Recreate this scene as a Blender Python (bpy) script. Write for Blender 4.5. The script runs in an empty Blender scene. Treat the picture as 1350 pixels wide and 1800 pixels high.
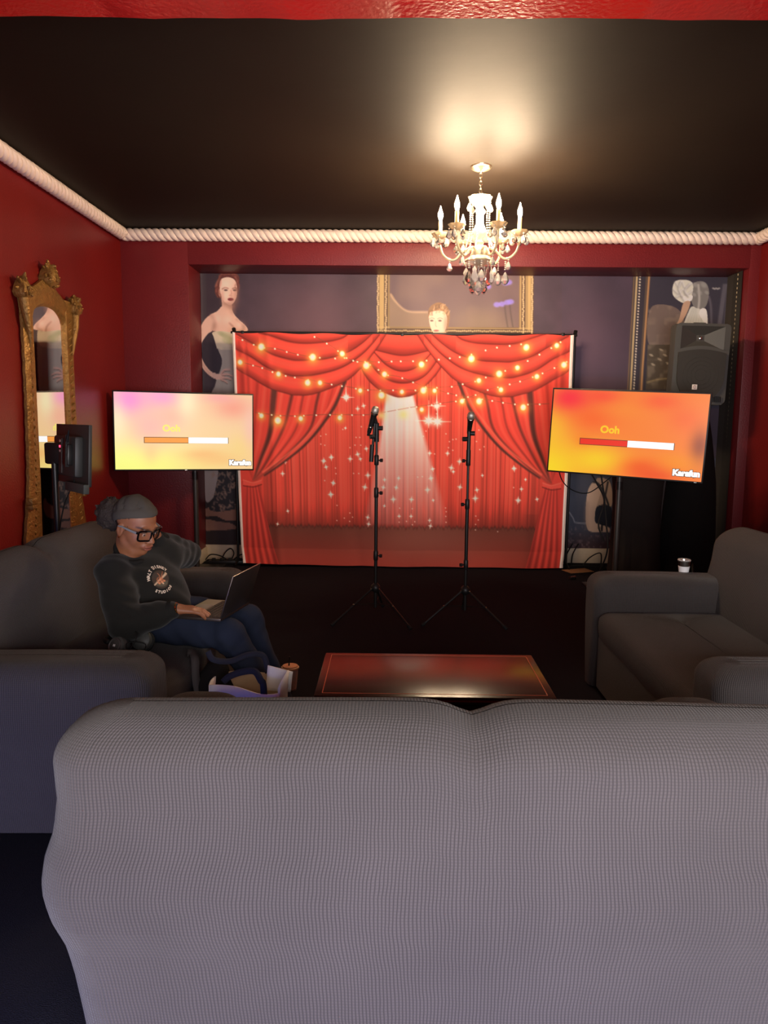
import bpy, math, random
import numpy as np
from mathutils import Vector, Matrix, Euler

# ---------------------------------------------------------------- camera, world, light, exposure
C = bpy.context.scene.collection
SC = bpy.context.scene
rng = np.random.default_rng(7)
random.seed(7)

cd = bpy.data.cameras.new('camera')
cd.sensor_fit = 'VERTICAL'
cd.sensor_height = 36.0
cd.sensor_width = 27.0
cd.lens = 26.0
cd.clip_start = 0.05
cam = bpy.data.objects.new('camera', cd)
C.objects.link(cam)
cam.location = (0, 0, 1.45)
_yaw, _pitch, _roll = math.radians(0.53), math.radians(7.3), math.radians(0.5)
_f = Vector((-math.sin(_yaw)*math.cos(_pitch), math.cos(_yaw)*math.cos(_pitch), -math.sin(_pitch)))
_r = Vector((math.cos(_yaw), math.sin(_yaw), 0))
_u = _r.cross(_f)
_r2 = _r*math.cos(_roll) + _u*math.sin(_roll)
_u2 = _u*math.cos(_roll) - _r*math.sin(_roll)
cam.rotation_euler = Matrix((_r2, _u2, -_f)).transposed().to_euler()
SC.camera = cam

SC.view_settings.view_transform = 'Standard'
SC.view_settings.look = 'None'
SC.view_settings.gamma = 1.0
SC.view_settings.exposure = 0.0
SC.view_settings.use_curve_mapping = False

W = bpy.data.worlds.new('world')
SC.world = W
W.use_nodes = True
W.node_tree.nodes['Background'].inputs[0].default_value = (0.75, 0.82, 1.0, 1)
W.node_tree.nodes['Background'].inputs[1].default_value = 0.16

BULB_STRENGTH = 1700.0

def area_light(name, loc, rot, sx, sy, watts, col):
    l = bpy.data.lights.new(name, 'AREA')
    l.shape = 'RECTANGLE'; l.size = sx; l.size_y = sy
    l.energy = watts; l.color = col
    o = bpy.data.objects.new(name, l)
    o.location = loc; o.rotation_euler = rot
    C.objects.link(o)
    return o
# daylight through the shop window behind the photographer
area_light('window_daylight', (0.45, -0.95, 1.10), (math.radians(89), 0, 0), 2.5, 1.4, 255, (1.0, 0.955, 0.965))
# added low blue fill tinting the near sofa's foot and the carpet
area_light('added_blue_fill', (0.1, 0.15, 0.14), (math.radians(84), 0, math.radians(14)), 1.7, 0.2, 26, (0.22, 0.27, 1.0))
area_light('added_blue_fill_left', (-1.42, 1.10, 0.16), (math.radians(88), 0, 0), 1.1, 0.12, 9, (0.20, 0.25, 1.0))  # second added blue fill, for the left sofa's near side and carpet

# ---------------------------------------------------------------- materials
def s2l(c):
    c = np.asarray(c, float)/255.0
    return np.where(c <= 0.04045, c/12.92, ((c+0.055)/1.055)**2.4)
def rgb(r, g, b): return tuple(float(v) for v in s2l((r, g, b))) + (1.0,)

def mat(name, col, rough=0.5, metal=0.0, spec=0.5, noise=0.0, nscale=20.0, bump=0.0, bscale=60.0, trans=0.0, ior=1.45,
        emit=None, estr=0.0, sheen=0.0, coat=0.0, sss=0.0, bdist=0.002, alpha=1.0):
    m = bpy.data.materials.new(name); m.use_nodes = True
    nt = m.node_tree; b = nt.nodes['Principled BSDF']
    b.inputs['Base Color'].default_value = col
    b.inputs['Roughness'].default_value = rough
    b.inputs['Metallic'].default_value = metal
    b.inputs['Specular IOR Level'].default_value = spec
    b.inputs['IOR'].default_value = ior
    b.inputs['Transmission Weight'].default_value = trans
    b.inputs['Alpha'].default_value = alpha
    if sheen: b.inputs['Sheen Weight'].default_value = sheen; b.inputs['Sheen Roughness'].default_value = 0.5
    if coat: b.inputs['Coat Weight'].default_value = coat; b.inputs['Coat Roughness'].default_value = 0.08
    if sss: b.inputs['Subsurface Weight'].default_value = sss; b.inputs['Subsurface Radius'].default_value = (0.02, 0.008, 0.004); b.inputs['Subsurface Scale'].default_value = 0.3
    if emit: b.inputs['Emission Color'].default_value = emit; b.inputs['Emission Strength'].default_value = estr
    if noise or bump:
        tc = nt.nodes.new('ShaderNodeTexCoord')
    if noise:
        n = nt.nodes.new('ShaderNodeTexNoise'); n.inputs['Scale'].default_value = nscale; n.inputs['Detail'].default_value = 5
        nt.links.new(tc.outputs['Object'], n.inputs['Vector'])
        mx = nt.nodes.new('ShaderNodeMix'); mx.data_type = 'RGBA'
        mx.inputs[6].default_value = tuple(c*(1-noise) for c in col[:3])+(1,)
        mx.inputs[7].default_value = tuple(min(1, c*(1+noise)) for c in col[:3])+(1,)
        nt.links.new(n.outputs['Fac'], mx.inputs[0]); nt.links.new(mx.outputs[2], b.inputs['Base Color'])
    if bump:
        n2 = nt.nodes.new('ShaderNodeTexNoise'); n2.inputs['Scale'].default_value = bscale; n2.inputs['Detail'].default_value = 4
        nt.links.new(tc.outputs['Object'], n2.inputs['Vector'])
        bp = nt.nodes.new('ShaderNodeBump'); bp.inputs['Strength'].default_value = bump; bp.inputs['Distance'].default_value = bdist
        nt.links.new(n2.outputs['Fac'], bp.inputs['Height']); nt.links.new(bp.outputs['Normal'], b.inputs['Normal'])
    return m

def vmat(name, rough=0.7, spec=0.3, emit=0.0, sss=0.0, gain=1.0, bump=0.0, bscale=80, bdist=0.002, coat=0.0):
    """material of a printed, lit or painted sheet: its colours come from the mesh's colour attribute"""
    m = bpy.data.materials.new(name); m.use_nodes = True
    nt = m.node_tree; b = nt.nodes['Principled BSDF']
    a = nt.nodes.new('ShaderNodeAttribute'); a.attribute_name = 'Col'
    b.inputs['Roughness'].default_value = rough; b.inputs['Specular IOR Level'].default_value = spec
    if coat: b.inputs['Coat Weight'].default_value = coat; b.inputs['Coat Roughness'].default_value = 0.15
    if emit:
        b.inputs['Base Color'].default_value = (0.01, 0.01, 0.01, 1)
        nt.links.new(a.outputs['Color'], b.inputs['Emission Color']); b.inputs['Emission Strength'].default_value = emit
    else:
        nt.links.new(a.outputs['Color'], b.inputs['Base Color'])
    if sss: b.inputs['Subsurface Weight'].default_value = sss; b.inputs['Subsurface Radius'].default_value = (0.02, 0.008, 0.004); b.inputs['Subsurface Scale'].default_value = 0.3
    if bump:
        tc = nt.nodes.new('ShaderNodeTexCoord')
        n2 = nt.nodes.new('ShaderNodeTexNoise'); n2.inputs['Scale'].default_value = bscale; n2.inputs['Detail'].default_value = 4
        nt.links.new(tc.outputs['Object'], n2.inputs['Vector'])
        bp = nt.nodes.new('ShaderNodeBump'); bp.inputs['Strength'].default_value = bump; bp.inputs['Distance'].default_value = bdist
        nt.links.new(n2.outputs['Fac'], bp.inputs['Height']); nt.links.new(bp.outputs['Normal'], b.inputs['Normal'])
    return m

def waffle(name, col, pu=0.0069, pv=0.0066):
    """stretch slipcover: vertical ribs crossed by finer rows, from UVs laid out in metres"""
    m = bpy.data.materials.new(name); m.use_nodes = True
    nt = m.node_tree; b = nt.nodes['Principled BSDF']; N = nt.nodes; L = nt.links
    uv = N.new('ShaderNodeUVMap'); sp = N.new('ShaderNodeSeparateXYZ')
    tc = N.new('ShaderNodeTexCoord')
    wob = N.new('ShaderNodeTexNoise'); wob.inputs['Scale'].default_value = 9; wob.inputs['Detail'].default_value = 2
    L.new(tc.outputs['Object'], wob.inputs['Vector']); L.new(uv.outputs[0], sp.inputs[0])
    def M(op, a, bb=None, val=None):
        n = N.new('ShaderNodeMath'); n.operation = op
        if hasattr(a, 'is_linked') or hasattr(a, 'links'): L.new(a, n.inputs[0])
        else: n.inputs[0].default_value = a
        if bb is not None: L.new(bb, n.inputs[1])
        if val is not None: n.inputs[1].default_value = val
        return n.outputs[0]
    wo = M('MULTIPLY', wob.outputs['Fac'], val=0.012)
    u = M('ADD', sp.outputs[0], wo); v = M('ADD', sp.outputs[1], wo)
    su = M('ABSOLUTE', M('SINE', M('MULTIPLY', u, val=math.pi/pu)))
    sv = M('ABSOLUTE', M('SINE', M('MULTIPLY', v, val=math.pi/pv)))
    su = M('POWER', su, val=0.6); sv = M('POWER', sv, val=0.5)
    sv = M('ADD', M('MULTIPLY', sv, val=0.42), val=0.58)
    h = M('MULTIPLY', su, sv)
    bp = N.new('ShaderNodeBump'); bp.inputs['Strength'].default_value = 0.8; bp.inputs['Distance'].default_value = 0.0022
    L.new(h, bp.inputs['Height']); L.new(bp.outputs['Normal'], b.inputs['Normal'])
    mx = N.new('ShaderNodeMix'); mx.data_type = 'RGBA'
    mx.inputs[6].default_value = tuple(c*0.45 for c in col[:3])+(1,); mx.inputs[7].default_value = col  # groove shade of the weave is mixed into the base colour
    L.new(h, mx.inputs[0])
    fz = N.new('ShaderNodeTexNoise'); fz.inputs['Scale'].default_value = 3.5; fz.inputs['Detail'].default_value = 6
    L.new(tc.outputs['Object'], fz.inputs['Vector'])
    mx2 = N.new('ShaderNodeMix'); mx2.data_type = 'RGBA'; mx2.blend_type = 'MULTIPLY'; mx2.inputs[0].default_value = 0.5
    rp = N.new('ShaderNodeValToRGB'); rp.color_ramp.elements[0].position = 0.3; rp.color_ramp.elements[0].color = (.7, .7, .7, 1); rp.color_ramp.elements[1].position = 0.7
    L.new(fz.outputs['Fac'], rp.inputs[0]); L.new(mx.outputs[2], mx2.inputs[6]); L.new(rp.outputs[0], mx2.inputs[7])
    L.new(mx2.outputs[2], b.inputs['Base Color'])
    b.inputs['Roughness'].default_value = 0.9; b.inputs['Specular IOR Level'].default_value = 0.2
    b.inputs['Sheen Weight'].default_value = 0.12; b.inputs['Sheen Roughness'].default_value = 0.4
    return m

M_wall = mat('red_wall_paint', rgb(116, 22, 19), 0.36, noise=0.12, nscale=3, bump=0.35, bscale=90, bdist=0.004)
M_wallb = mat('dark_red_wall_paint', rgb(112, 28, 32), 0.45, noise=0.15, nscale=3, bump=0.45, bscale=70, bdist=0.005)
M_beam = mat('red_gloss_beam_paint', rgb(212, 22, 26), 0.3, noise=0.08, nscale=4, bump=0.6, bscale=45, bdist=0.006)
M_ceil = mat('black_ceiling_paint', rgb(32, 25, 19), 0.62, noise=0.15, nscale=2.5, bump=0.12, bscale=8, bdist=0.006, spec=0.13)
M_floor = mat('black_carpet', rgb(27, 26, 32), 1.0, spec=0.1, noise=0.5, nscale=160, bump=0.9, bscale=300, bdist=0.004)
M_rope = mat('cream_rope_paint', rgb(240, 218, 205), 0.5, noise=0.08, nscale=12)
M_cream = mat('cream_baseboard_paint', rgb(214, 196, 170), 0.5, noise=0.12, nscale=14)
M_black = mat('black_metal', rgb(34, 32, 31), 0.36, metal=0.3)
M_pole = mat('dark_grey_pole_metal', rgb(66, 63, 61), 0.4, metal=0.4)
M_monitor = mat('dark_grey_monitor_plastic', rgb(52, 51, 48), 0.5)
M_blackp = mat('black_plastic', rgb(24, 23, 23), 0.45)
M_blackg = mat('black_gloss_plastic', rgb(8, 8, 9), 0.12)
M_rubber = mat('black_rubber', rgb(16, 16, 16), 0.8)
M_steel = mat('chrome_steel', rgb(200, 195, 185), 0.25, metal=1.0)
M_mesh = mat('silver_grille', rgb(205, 200, 185), 0.4, metal=0.8, bump=0.8, bscale=900, bdist=0.001)
M_gold = mat('aged_gilt', rgb(150, 112, 58), 0.42, metal=0.5, noise=0.45, nscale=22, bump=0.9, bscale=55, bdist=0.008)
M_mirror = mat('mirror_glass', (0.86, 0.84, 0.82, 1), 0.01, metal=1.0)
M_sofa = waffle('charcoal_waffle_slipcover', rgb(71, 65, 63))
M_mahog = mat('polished_mahogany', rgb(56, 18, 14), 0.25, noise=0.25, nscale=7, spec=0.35)
M_inlay = mat('inlay_line', rgb(176, 92, 62), 0.2)
M_edge = mat('dark_gilded_edge', rgb(40, 22, 12), 0.2, metal=0.4, noise=0.3, nscale=30)
M_skirt = mat('black_stretch_cloth', rgb(24, 21, 20), 0.95, spec=0.15, bump=0.25, bscale=240, noise=0.2, nscale=6)
M_skirt2 = mat('dark_brown_stretch_cloth', rgb(40, 34, 32), 0.95, spec=0.15, bump=0.25, bscale=240, noise=0.15, nscale=6)
M_spk = mat('black_speaker_shell', rgb(70, 70, 67), 0.5, bump=0.2, bscale=300)
M_horn = mat('dark_horn_plastic', rgb(66, 65, 62), 0.45)
M_grille = mat('dark_speaker_grille', rgb(46, 44, 40), 0.65, bump=0.7, bscale=500, bdist=0.001)
M_white = mat('white_plastic', rgb(225, 222, 220), 0.4)
M_crystal = mat('crystal_glass', (1.0, 0.97, 0.9, 1), 0.04, trans=0.72, ior=1.5, spec=0.9)
M_crystal3 = mat('clear_crystal_glass', (1.0, 0.97, 0.94, 1), 0.0, trans=0.96, ior=1.5, spec=1.0)
M_crystal2 = mat('pressed_glass', (0.72, 0.62, 0.44, 1), 0.10, trans=0.6, ior=1.5, spec=0.8)
M_candle = mat('ivory_candle_sleeve', rgb(214, 180, 124), 0.5, emit=(1.0, 0.62, 0.25, 1), estr=0.0, sss=0.0)
M_chainm = mat('pale_brass', rgb(228, 218, 192), 0.25, metal=1.0)
M_bulb = mat('lit_bulb', (1, 0.9, 0.7, 1), 0.3, emit=(1.0, 0.74, 0.47, 1), estr=BULB_STRENGTH)
M_skinv = vmat('skin', rough=0.5, spec=0.4, sss=0.15)
M_sweat = mat('black_sweatshirt_fleece', rgb(31, 30, 28), 0.95, spec=0.15, noise=0.12, nscale=40, bump=0.3, bscale=400, bdist=0.001, sheen=0.1)
M_rib = mat('black_ribbed_knit', rgb(30, 29, 28), 0.95, spec=0.15)
M_jeans = mat('dark_blue_denim', rgb(37, 43, 60), 0.9, spec=0.2, noise=0.3, nscale=9, bump=0.4, bscale=600, bdist=0.001)
M_hband = mat('grey_headband_jersey', rgb(70, 65, 59), 0.9, spec=0.2, bump=0.4, bscale=90)
M_hair = mat('dark_curly_hair', rgb(44, 34, 28), 0.8, noise=0.6, nscale=90, bump=1.0, bscale=160, bdist=0.006)
M_lens = mat('clear_lens', (1, 1, 1, 1), 0.02, trans=1.0, ior=1.05)
M_temple = mat('pale_clear_temple', rgb(120, 122, 124), 0.15, spec=0.8)
M_goldj = mat('gold_jewellery', rgb(220, 170, 90), 0.2, metal=1.0)
M_tote = mat('white_canvas', rgb(244, 238, 230), 0.85, noise=0.08, nscale=8, bump=0.3, bscale=250)
M_totein = mat('unbleached_canvas_inside', rgb(176, 152, 120), 0.9, noise=0.1, nscale=8)
M_navy = mat('navy_webbing', rgb(34, 36, 54), 0.85, bump=0.4, bscale=300)
M_strap = mat('grey_black_webbing', rgb(58, 52, 50), 0.85, bump=0.4, bscale=300)
M_coffee = mat('milky_iced_coffee', rgb(206, 158, 116), 0.3)
M_cup = mat('clear_cup_plastic', (0.9, 0.88, 0.85, 1), 0.08, alpha=0.22)
M_alu = mat('space_grey_aluminium', rgb(120, 108, 104), 0.35, metal=0.9)
M_key = mat('black_keys', rgb(22, 20, 20), 0.5)
M_pale = mat('silver_tumbler_steel', rgb(190, 186, 180), 0.22, metal=1.0, noise=0.2, nscale=60)
M_card = mat('brown_cardboard', rgb(150, 110, 72), 0.85)
M_led = mat('red_indicator_light', (0.4, 0.0, 0.02, 1), 0.4, emit=(1, 0.03, 0.08, 1), estr=5.0)
M_text_y = mat('yellow_lyric_glow', (0, 0, 0, 1), 0.5, emit=rgb(250, 196, 30), estr=1.0)
M_text_y2 = mat('pale_yellow_lyric_glow', (0, 0, 0, 1), 0.5, emit=rgb(252, 238, 120), estr=1.0)
M_bar_r = mat('red_progress_glow', (0, 0, 0, 1), 0.5, emit=rgb(235, 44, 22), estr=1.0)
M_bar_o = mat('orange_progress_glow', (0, 0, 0, 1), 0.5, emit=rgb(250, 160, 70), estr=1.0)
M_bar_w = mat('white_progress_glow', (0, 0, 0, 1), 0.5, emit=(1, 1, 1, 1), estr=1.1)
M_bar_d = mat('dark_outline_glow', (0, 0, 0, 1), 0.5, emit=rgb(110, 70, 40), estr=0.6)
M_print_w = mat('cream_fabric_print', rgb(214, 196, 178), 0.85)
M_hemw = mat('white_hem_tape', rgb(235, 220, 212), 0.8)

# ---------------------------------------------------------------- mesh helpers
class MB:
    def __init__(s): s.v = []; s.f = []; s.uv = {}
    def add(s, vs, fs):
        o = len(s.v); s.v += [tuple(p) for p in vs]; s.f += [tuple(i+o for i in f) for f in fs]; return s
    def box(s, c, d, M=None, bev=0.0):
        x, y, z = c; a, b, e = d[0]/2, d[1]/2, d[2]/2
        if bev <= 0:
            vs = [(x+i*a, y+j*b, z+k*e) for k in (-1, 1) for j in (-1, 1) for i in (-1, 1)]
            fs = [(0, 2, 3, 1), (4, 5, 7, 6), (0, 1, 5, 4), (2, 6, 7, 3), (0, 4, 6, 2), (1, 3, 7, 5)]
        else:
            import bmesh
            bm = bmesh.new(); bmesh.ops.create_cube(bm, size=1)
            for q in bm.verts: q.co = Vector((q.co.x*d[0], q.co.y*d[1], q.co.z*d[2]))
            bmesh.ops.bevel(bm, geom=bm.edges[:], offset=bev, segments=2, affect='EDGES', profile=0.5)
            bm.verts.index_update()
            vs = [(q.co.x+x, q.co.y+y, q.co.z+z) for q in bm.verts]; fs = [tuple(q.index for q in f.verts) for f in bm.faces]
            bm.free()
        if M is not None: vs = [tuple(M @ Vector(p)) for p in vs]
        return s.add(vs, fs)
    def tube(s, pts, r, n=8, cap=True, closed=False):
        P = [Vector(p) for p in pts]; m = len(P)
        R = r if hasattr(r, '__len__') else [r]*m
        T = []
        for i in range(m):
            a = P[(i-1) % m] if (closed or i > 0) else P[i]; b = P[(i+1) % m] if (closed or i < m-1) else P[i]
            t = b-a
            T.append(t.normalized() if t.length > 1e-9 else (T[-1] if T else Vector((0, 0, 1))))
        nrm = T[0].orthogonal().normalized()
        vs = []
        for i in range(m):
            nrm = (nrm - T[i]*nrm.dot(T[i]))
            nrm = nrm.normalized() if nrm.length > 1e-6 else T[i].orthogonal().normalized()
            bi = T[i].cross(nrm)
            for k in range(n):
                a = 2*math.pi*k/n
                vs.append(P[i] + (nrm*math.cos(a)+bi*math.sin(a))*R[i])
        fs = []
        for i in range(m if closed else m-1):
            j = (i+1) % m
            for k in range(n):
                fs.append((i*n+k, i*n+(k+1) % n, j*n+(k+1) % n, j*n+k))
        if cap and not closed:
            fs.append(tuple(range(n-1, -1, -1))); fs.append(tuple((m-1)*n+k for k in range(n)))
        return s.add(vs, fs)
    def lathe(s, prof, n=24, c=(0, 0, 0), scal=None, M=None):
        vs = []; fs = []
        for (r, z) in prof:
            for k in range(n):
                a = 2*math.pi*k/n
                rr = r*(1+(scal(a) if scal else 0))
                vs.append((c[0]+rr*math.cos(a), c[1]+rr*math.sin(a), c[2]+z))
        m = len(prof)
        for i in range(m-1):
            for k in range(n):
                fs.append((i*n+k, i*n+(k+1) % n, (i+1)*n+(k+1) % n, (i+1)*n+k))
        if prof[0][0] > 1e-6: fs.append(tuple(range(n-1, -1, -1)))
        if prof[-1][0] > 1e-6: fs.append(tuple((m-1)*n+k for k in range(n)))
        if M is not None: vs = [tuple(M @ Vector(p)) for p in vs]
        return s.add(vs, fs)
    def prism(s, poly, d, M=None):
        """polygon in x,y extruded along z by d"""
        n = len(poly)
        vs = [(x, y, 0) for x, y in poly] + [(x, y, d) for x, y in poly]
        fs = [tuple(range(n-1, -1, -1)), tuple(range(n, 2*n))] + [(i, (i+1) % n, n+(i+1) % n, n+i) for i in range(n)]
        if M is not None: vs = [tuple(M @ Vector(p)) for p in vs]
        return s.add(vs, fs)
    def mesh(s, name, smooth=40):
        me = bpy.data.meshes.new(name); me.from_pydata(s.v, [], s.f); me.update()
        if smooth:
            me.polygons.foreach_set('use_smooth', [True]*len(me.polygons))
            me.set_sharp_from_angle(angle=math.radians(smooth))
        return me

def link(name, me, m=None, parent=None, loc=(0, 0, 0), rot=(0, 0, 0), label=None, cat=None, group=None, kind=None):
    if isinstance(me, MB): me = me.mesh(name)
    o = bpy.data.objects.new(name, me)
    if me is not None and m is not None:
        if len(me.materials) == 0: me.materials.append(m)
        elif me.materials[0] is not m and name.startswith('crystal'): o.material_slots[0].link = 'OBJECT'; o.material_slots[0].material = m
    C.objects.link(o)
    o.location = loc; o.rotation_euler = rot
    if parent is not None: o.parent = parent
    if label: o['label'] = label
    if cat: o['category'] = cat
    if group: o['group'] = group
    if kind: o['kind'] = kind
    return o
def thing(name, label, cat, loc=(0, 0, 0), rot=(0, 0, 0), group=None):
    return link(name, None, None, None, loc, rot, label, cat, group)
def struct(name, me, m, label=None):
    return link(name, me, m, label=label, kind='structure')
def copy_tree(o, parent=None):
    c = o.copy(); C.objects.link(c)
    if parent is not None: c.parent = parent
    for ch in list(o.children): copy_tree(ch, c)
    return c

def grid_mesh(name, P, col=None, gain=1.0, smooth=True):
    """P: (h,w,3) array of points"""
    h, w = P.shape[:2]
    me = bpy.data.meshes.new(name)
    idx = np.arange(h*w).reshape(h, w)
    q = np.stack([idx[:-1, :-1], idx[1:, :-1], idx[1:, 1:], idx[:-1, 1:]], -1).reshape(-1, 4)
    fill_mesh(me, P.reshape(-1, 3), q, smooth)
    if col is not None: set_col(me, col.reshape(-1, 3), gain)
    return me
def fill_mesh(me, V, Q, smooth=True):
    n, m = len(V), len(Q)
    me.vertices.add(n); me.vertices.foreach_set('co', np.ascontiguousarray(V, dtype=np.float32).ravel())
    me.loops.add(m*4); me.loops.foreach_set('vertex_index', np.ascontiguousarray(Q, dtype=np.int32).ravel())
    me.polygons.add(m); me.polygons.foreach_set('loop_start', np.arange(0, m*4, 4, dtype=np.int32))
    me.polygons.foreach_set('use_smooth', np.full(m, smooth, dtype=bool))
    me.update(calc_edges=True); me.validate()
def set_col(me, lin, gain=1.0):
    lin = np.clip(np.asarray(lin)*gain, 0, .93)
    a = me.color_attributes.new('Col', 'FLOAT_COLOR', 'POINT')
    d = np.ones((len(lin), 4), np.float32); d[:, :3] = lin
    a.data.foreach_set('color', d.ravel())

def text_mesh(body, size, bold=0.0, ex=0.0, align='CENTER'):
    cu = bpy.data.curves.new('txt', 'FONT'); cu.body = body; cu.size = size; cu.offset = bold; cu.extrude = ex
    cu.align_x = align; cu.align_y = 'CENTER'; cu.resolution_u = 3
    o = bpy.data.objects.new('txt', cu); C.objects.link(o)
    dg = bpy.context.evaluated_depsgraph_get()
    me = bpy.data.meshes.new_from_object(o.evaluated_get(dg))
    C.objects.unlink(o); bpy.data.objects.remove(o)
    return me

# ---------------------------------------------------------------- painting library (flat prints and screens)
def catmull(pts, n=10, closed=False):
    P = [np.array(p, float) for p in pts]; m = len(P); out = []
    rngi = range(m) if closed else range(m-1)
    for i in rngi:
        p1, p2 = P[i], P[(i+1) % m]
        p0 = P[(i-1) % m] if (closed or i > 0) else p1
        p3 = P[(i+2) % m] if (closed or i < m-2) else p2
        for k in range(n):
            t = k/n
            out.append(0.5*((2*p1)+(-p0+p2)*t+(2*p0-5*p1+4*p2-p3)*t*t+(-p0+3*p1-3*p2+p3)*t**3))
    if not closed: out.append(P[-1])
    return np.array(out)
class Canvas:
    """colours in display values, coordinates are those of the print"""
    def __init__(s, x0, y0, x1, y1, base, ss=2):
        s.x0, s.y0, s.ss = x0, y0, ss
        s.w, s.h = int(x1-x0), int(y1-y0)
        ys, xs = np.mgrid[0:s.h*ss, 0:s.w*ss]
        s.X = (x0+(xs+.5)/ss).astype(np.float32); s.Y = (y0+(ys+.5)/ss).astype(np.float32)
        s.A = np.zeros(s.X.shape+(3,), np.float32); s.A[:] = base
    def sl(s, xa, ya, xb, yb):
        H, Wd = s.X.shape
        i0 = max(0, int((xa-s.x0)*s.ss)-1); i1 = min(Wd, int((xb-s.x0)*s.ss)+2)
        j0 = max(0, int((ya-s.y0)*s.ss)-1); j1 = min(H, int((yb-s.y0)*s.ss)+2)
        return (slice(j0, max(j0, j1)), slice(i0, max(i0, i1)))
    def blend(s, sl, a, col):
        a = np.clip(a, 0, 1)[..., None]
        s.A[sl] = s.A[sl]*(1-a)+np.asarray(col, np.float32)*a
    def poly(s, pts, col, a=1.0, smooth=True, n=8):
        p = catmull(pts, n, True) if smooth else np.array(pts, float)
        sl = s.sl(p[:, 0].min(), p[:, 1].min(), p[:, 0].max(), p[:, 1].max())
        x, y = s.X[sl], s.Y[sl]
        if x.size == 0: return None, None
        ins = np.zeros(x.shape, bool)
        q = np.roll(p, -1, 0)
        for (ax, ay), (bx, by) in zip(p, q):
            if ay == by: continue
            c = ((ay > y) != (by > y)) & (x < (bx-ax)*(y-ay)/(by-ay)+ax)
            ins ^= c
        s.blend(sl, ins*a, col)
        return sl, ins
    def line(s, pts, wd, col, a=1.0, smooth=True, soft=0.5, taper=None):
        p = catmull(pts, 6) if smooth and len(pts) > 2 else np.array(pts, float)
        mr = wd+soft*2+1
        sl = s.sl(p[:, 0].min()-mr, p[:, 1].min()-mr, p[:, 0].max()+mr, p[:, 1].max()+mr)
        x, y = s.X[sl], s.Y[sl]
        if x.size == 0: return
        D = np.full(x.shape, 1e6, np.float32)
        for i in range(len(p)-1):
            a0, b0 = p[i], p[i+1]; d = b0-a0; L = max(1e-6, d@d)
            t = np.clip(((x-a0[0])*d[0]+(y-a0[1])*d[1])/L, 0, 1)
            w2 = wd/2 if taper is None else (taper[0]+(taper[1]-taper[0])*(i+t)/(len(p)-1))/2
            D = np.minimum(D, np.hypot(x-a0[0]-t*d[0], y-a0[1]-t*d[1])-w2)
        s.blend(sl, np.clip(0.5-D/max(soft, .25)/2, 0, 1)*a, col)
    def ell(s, cx, cy, rx, ry, col, a=1.0, soft=0.15, rot=0):
        m = max(rx, ry)*(1+soft)+1
        sl = s.sl(cx-m, cy-m, cx+m, cy+m); x, y = s.X[sl]-cx, s.Y[sl]-cy
        if x.size == 0: return
        if rot:
            c, sn = math.cos(rot), math.sin(rot); x, y = x*c+y*sn, -x*sn+y*c
        d = np.hypot(x/rx, y/ry)
        s.blend(sl, np.clip((1+soft/2-d)/soft, 0, 1)*a, col)
    def glow(s, cx, cy, r, col, a=1.0, p=1.0):
        sl = s.sl(cx-3*r, cy-3*r, cx+3*r, cy+3*r); x, y = s.X[sl]-cx, s.Y[sl]-cy
        if x.size == 0: return
        s.blend(sl, np.exp(-((x*x+y*y)/(r*r))**p)*a, col)
    def out(s):
        H, Wd = s.X.shape; k = s.ss
        return np.clip(s.A.reshape(H//k, k, Wd//k, k, 3).mean((1, 3)), 0, 255)
def vnoise(x, y, seed, sc):
    r = np.random.default_rng(seed); g = r.random((64, 64))
    u, v = (x/sc) % 63, (y/sc) % 63
    i, j = np.floor(u).astype(int), np.floor(v).astype(int); a, b = u-i, v-j
    a = a*a*(3-2*a); b = b*b*(3-2*b)
    return (g[j, i]*(1-a)+g[j, i+1]*a)*(1-b)+(g[j+1, i]*(1-a)+g[j+1, i+1]*a)*b
# ---------------------------------------------------------------- the room
XL, XR, YB, ZC, YA = -2.5, 3.34, 7.0, 3.13, 7.42      # left wall, right wall, back wall face, ceiling, back of the alcove
YR = -1.05
AX0, AX1, AZ = -1.88, 3.245, 2.825                     # alcove opening
def bx(x0, x1, y0, y1, z0, z1, mb=None, bev=0.0):
    return (mb or MB()).box(((x0+x1)/2, (y0+y1)/2, (z0+z1)/2), (x1-x0, y1-y0, z1-z0), bev=bev)
struct('floor', bx(XL-.1, XR+.1, YR-.1, YA+.1, -.1, 0), M_floor)
struct('ceiling', bx(XL-.1, XR+.1, YR-.1, YA+.1, ZC, ZC+.1), M_ceil)
struct('wall_left', bx(XL-.1, XL, YR, YB+.02, 0, ZC), M_wall)
struct('wall_right', bx(XR, XR+.1, YR, YB+.02, 0, ZC), M_wall)
mb = MB()
bx(XL-.1, AX0, YB, YA+.1, 0, ZC, mb, .006); bx(AX1, XR+.1, YB, YA+.1, 0, ZC, mb, .006)
bx(AX0-.01, AX1+.01, YB, YA+.1, AZ, ZC, mb, .006); bx(AX0-.02, AX1+.02, YA, YA+.1, 0, AZ+.02, mb)
struct('wall_back', mb, M_wallb)
mb = MB(); bx(XL-.1, -.95, YR-.1, YR, 0, ZC, mb); bx(1.85, XR+.1, YR-.1, YR, 0, ZC, mb)
bx(-.95, 1.85, YR-.1, YR, 2.65, ZC, mb); bx(-.95, 1.85, YR-.1, YR, 0, .65, mb)
struct('wall_rear_added', mb, M_wallb)  # unseen rear wall, added to limit where the daylight falls
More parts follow.
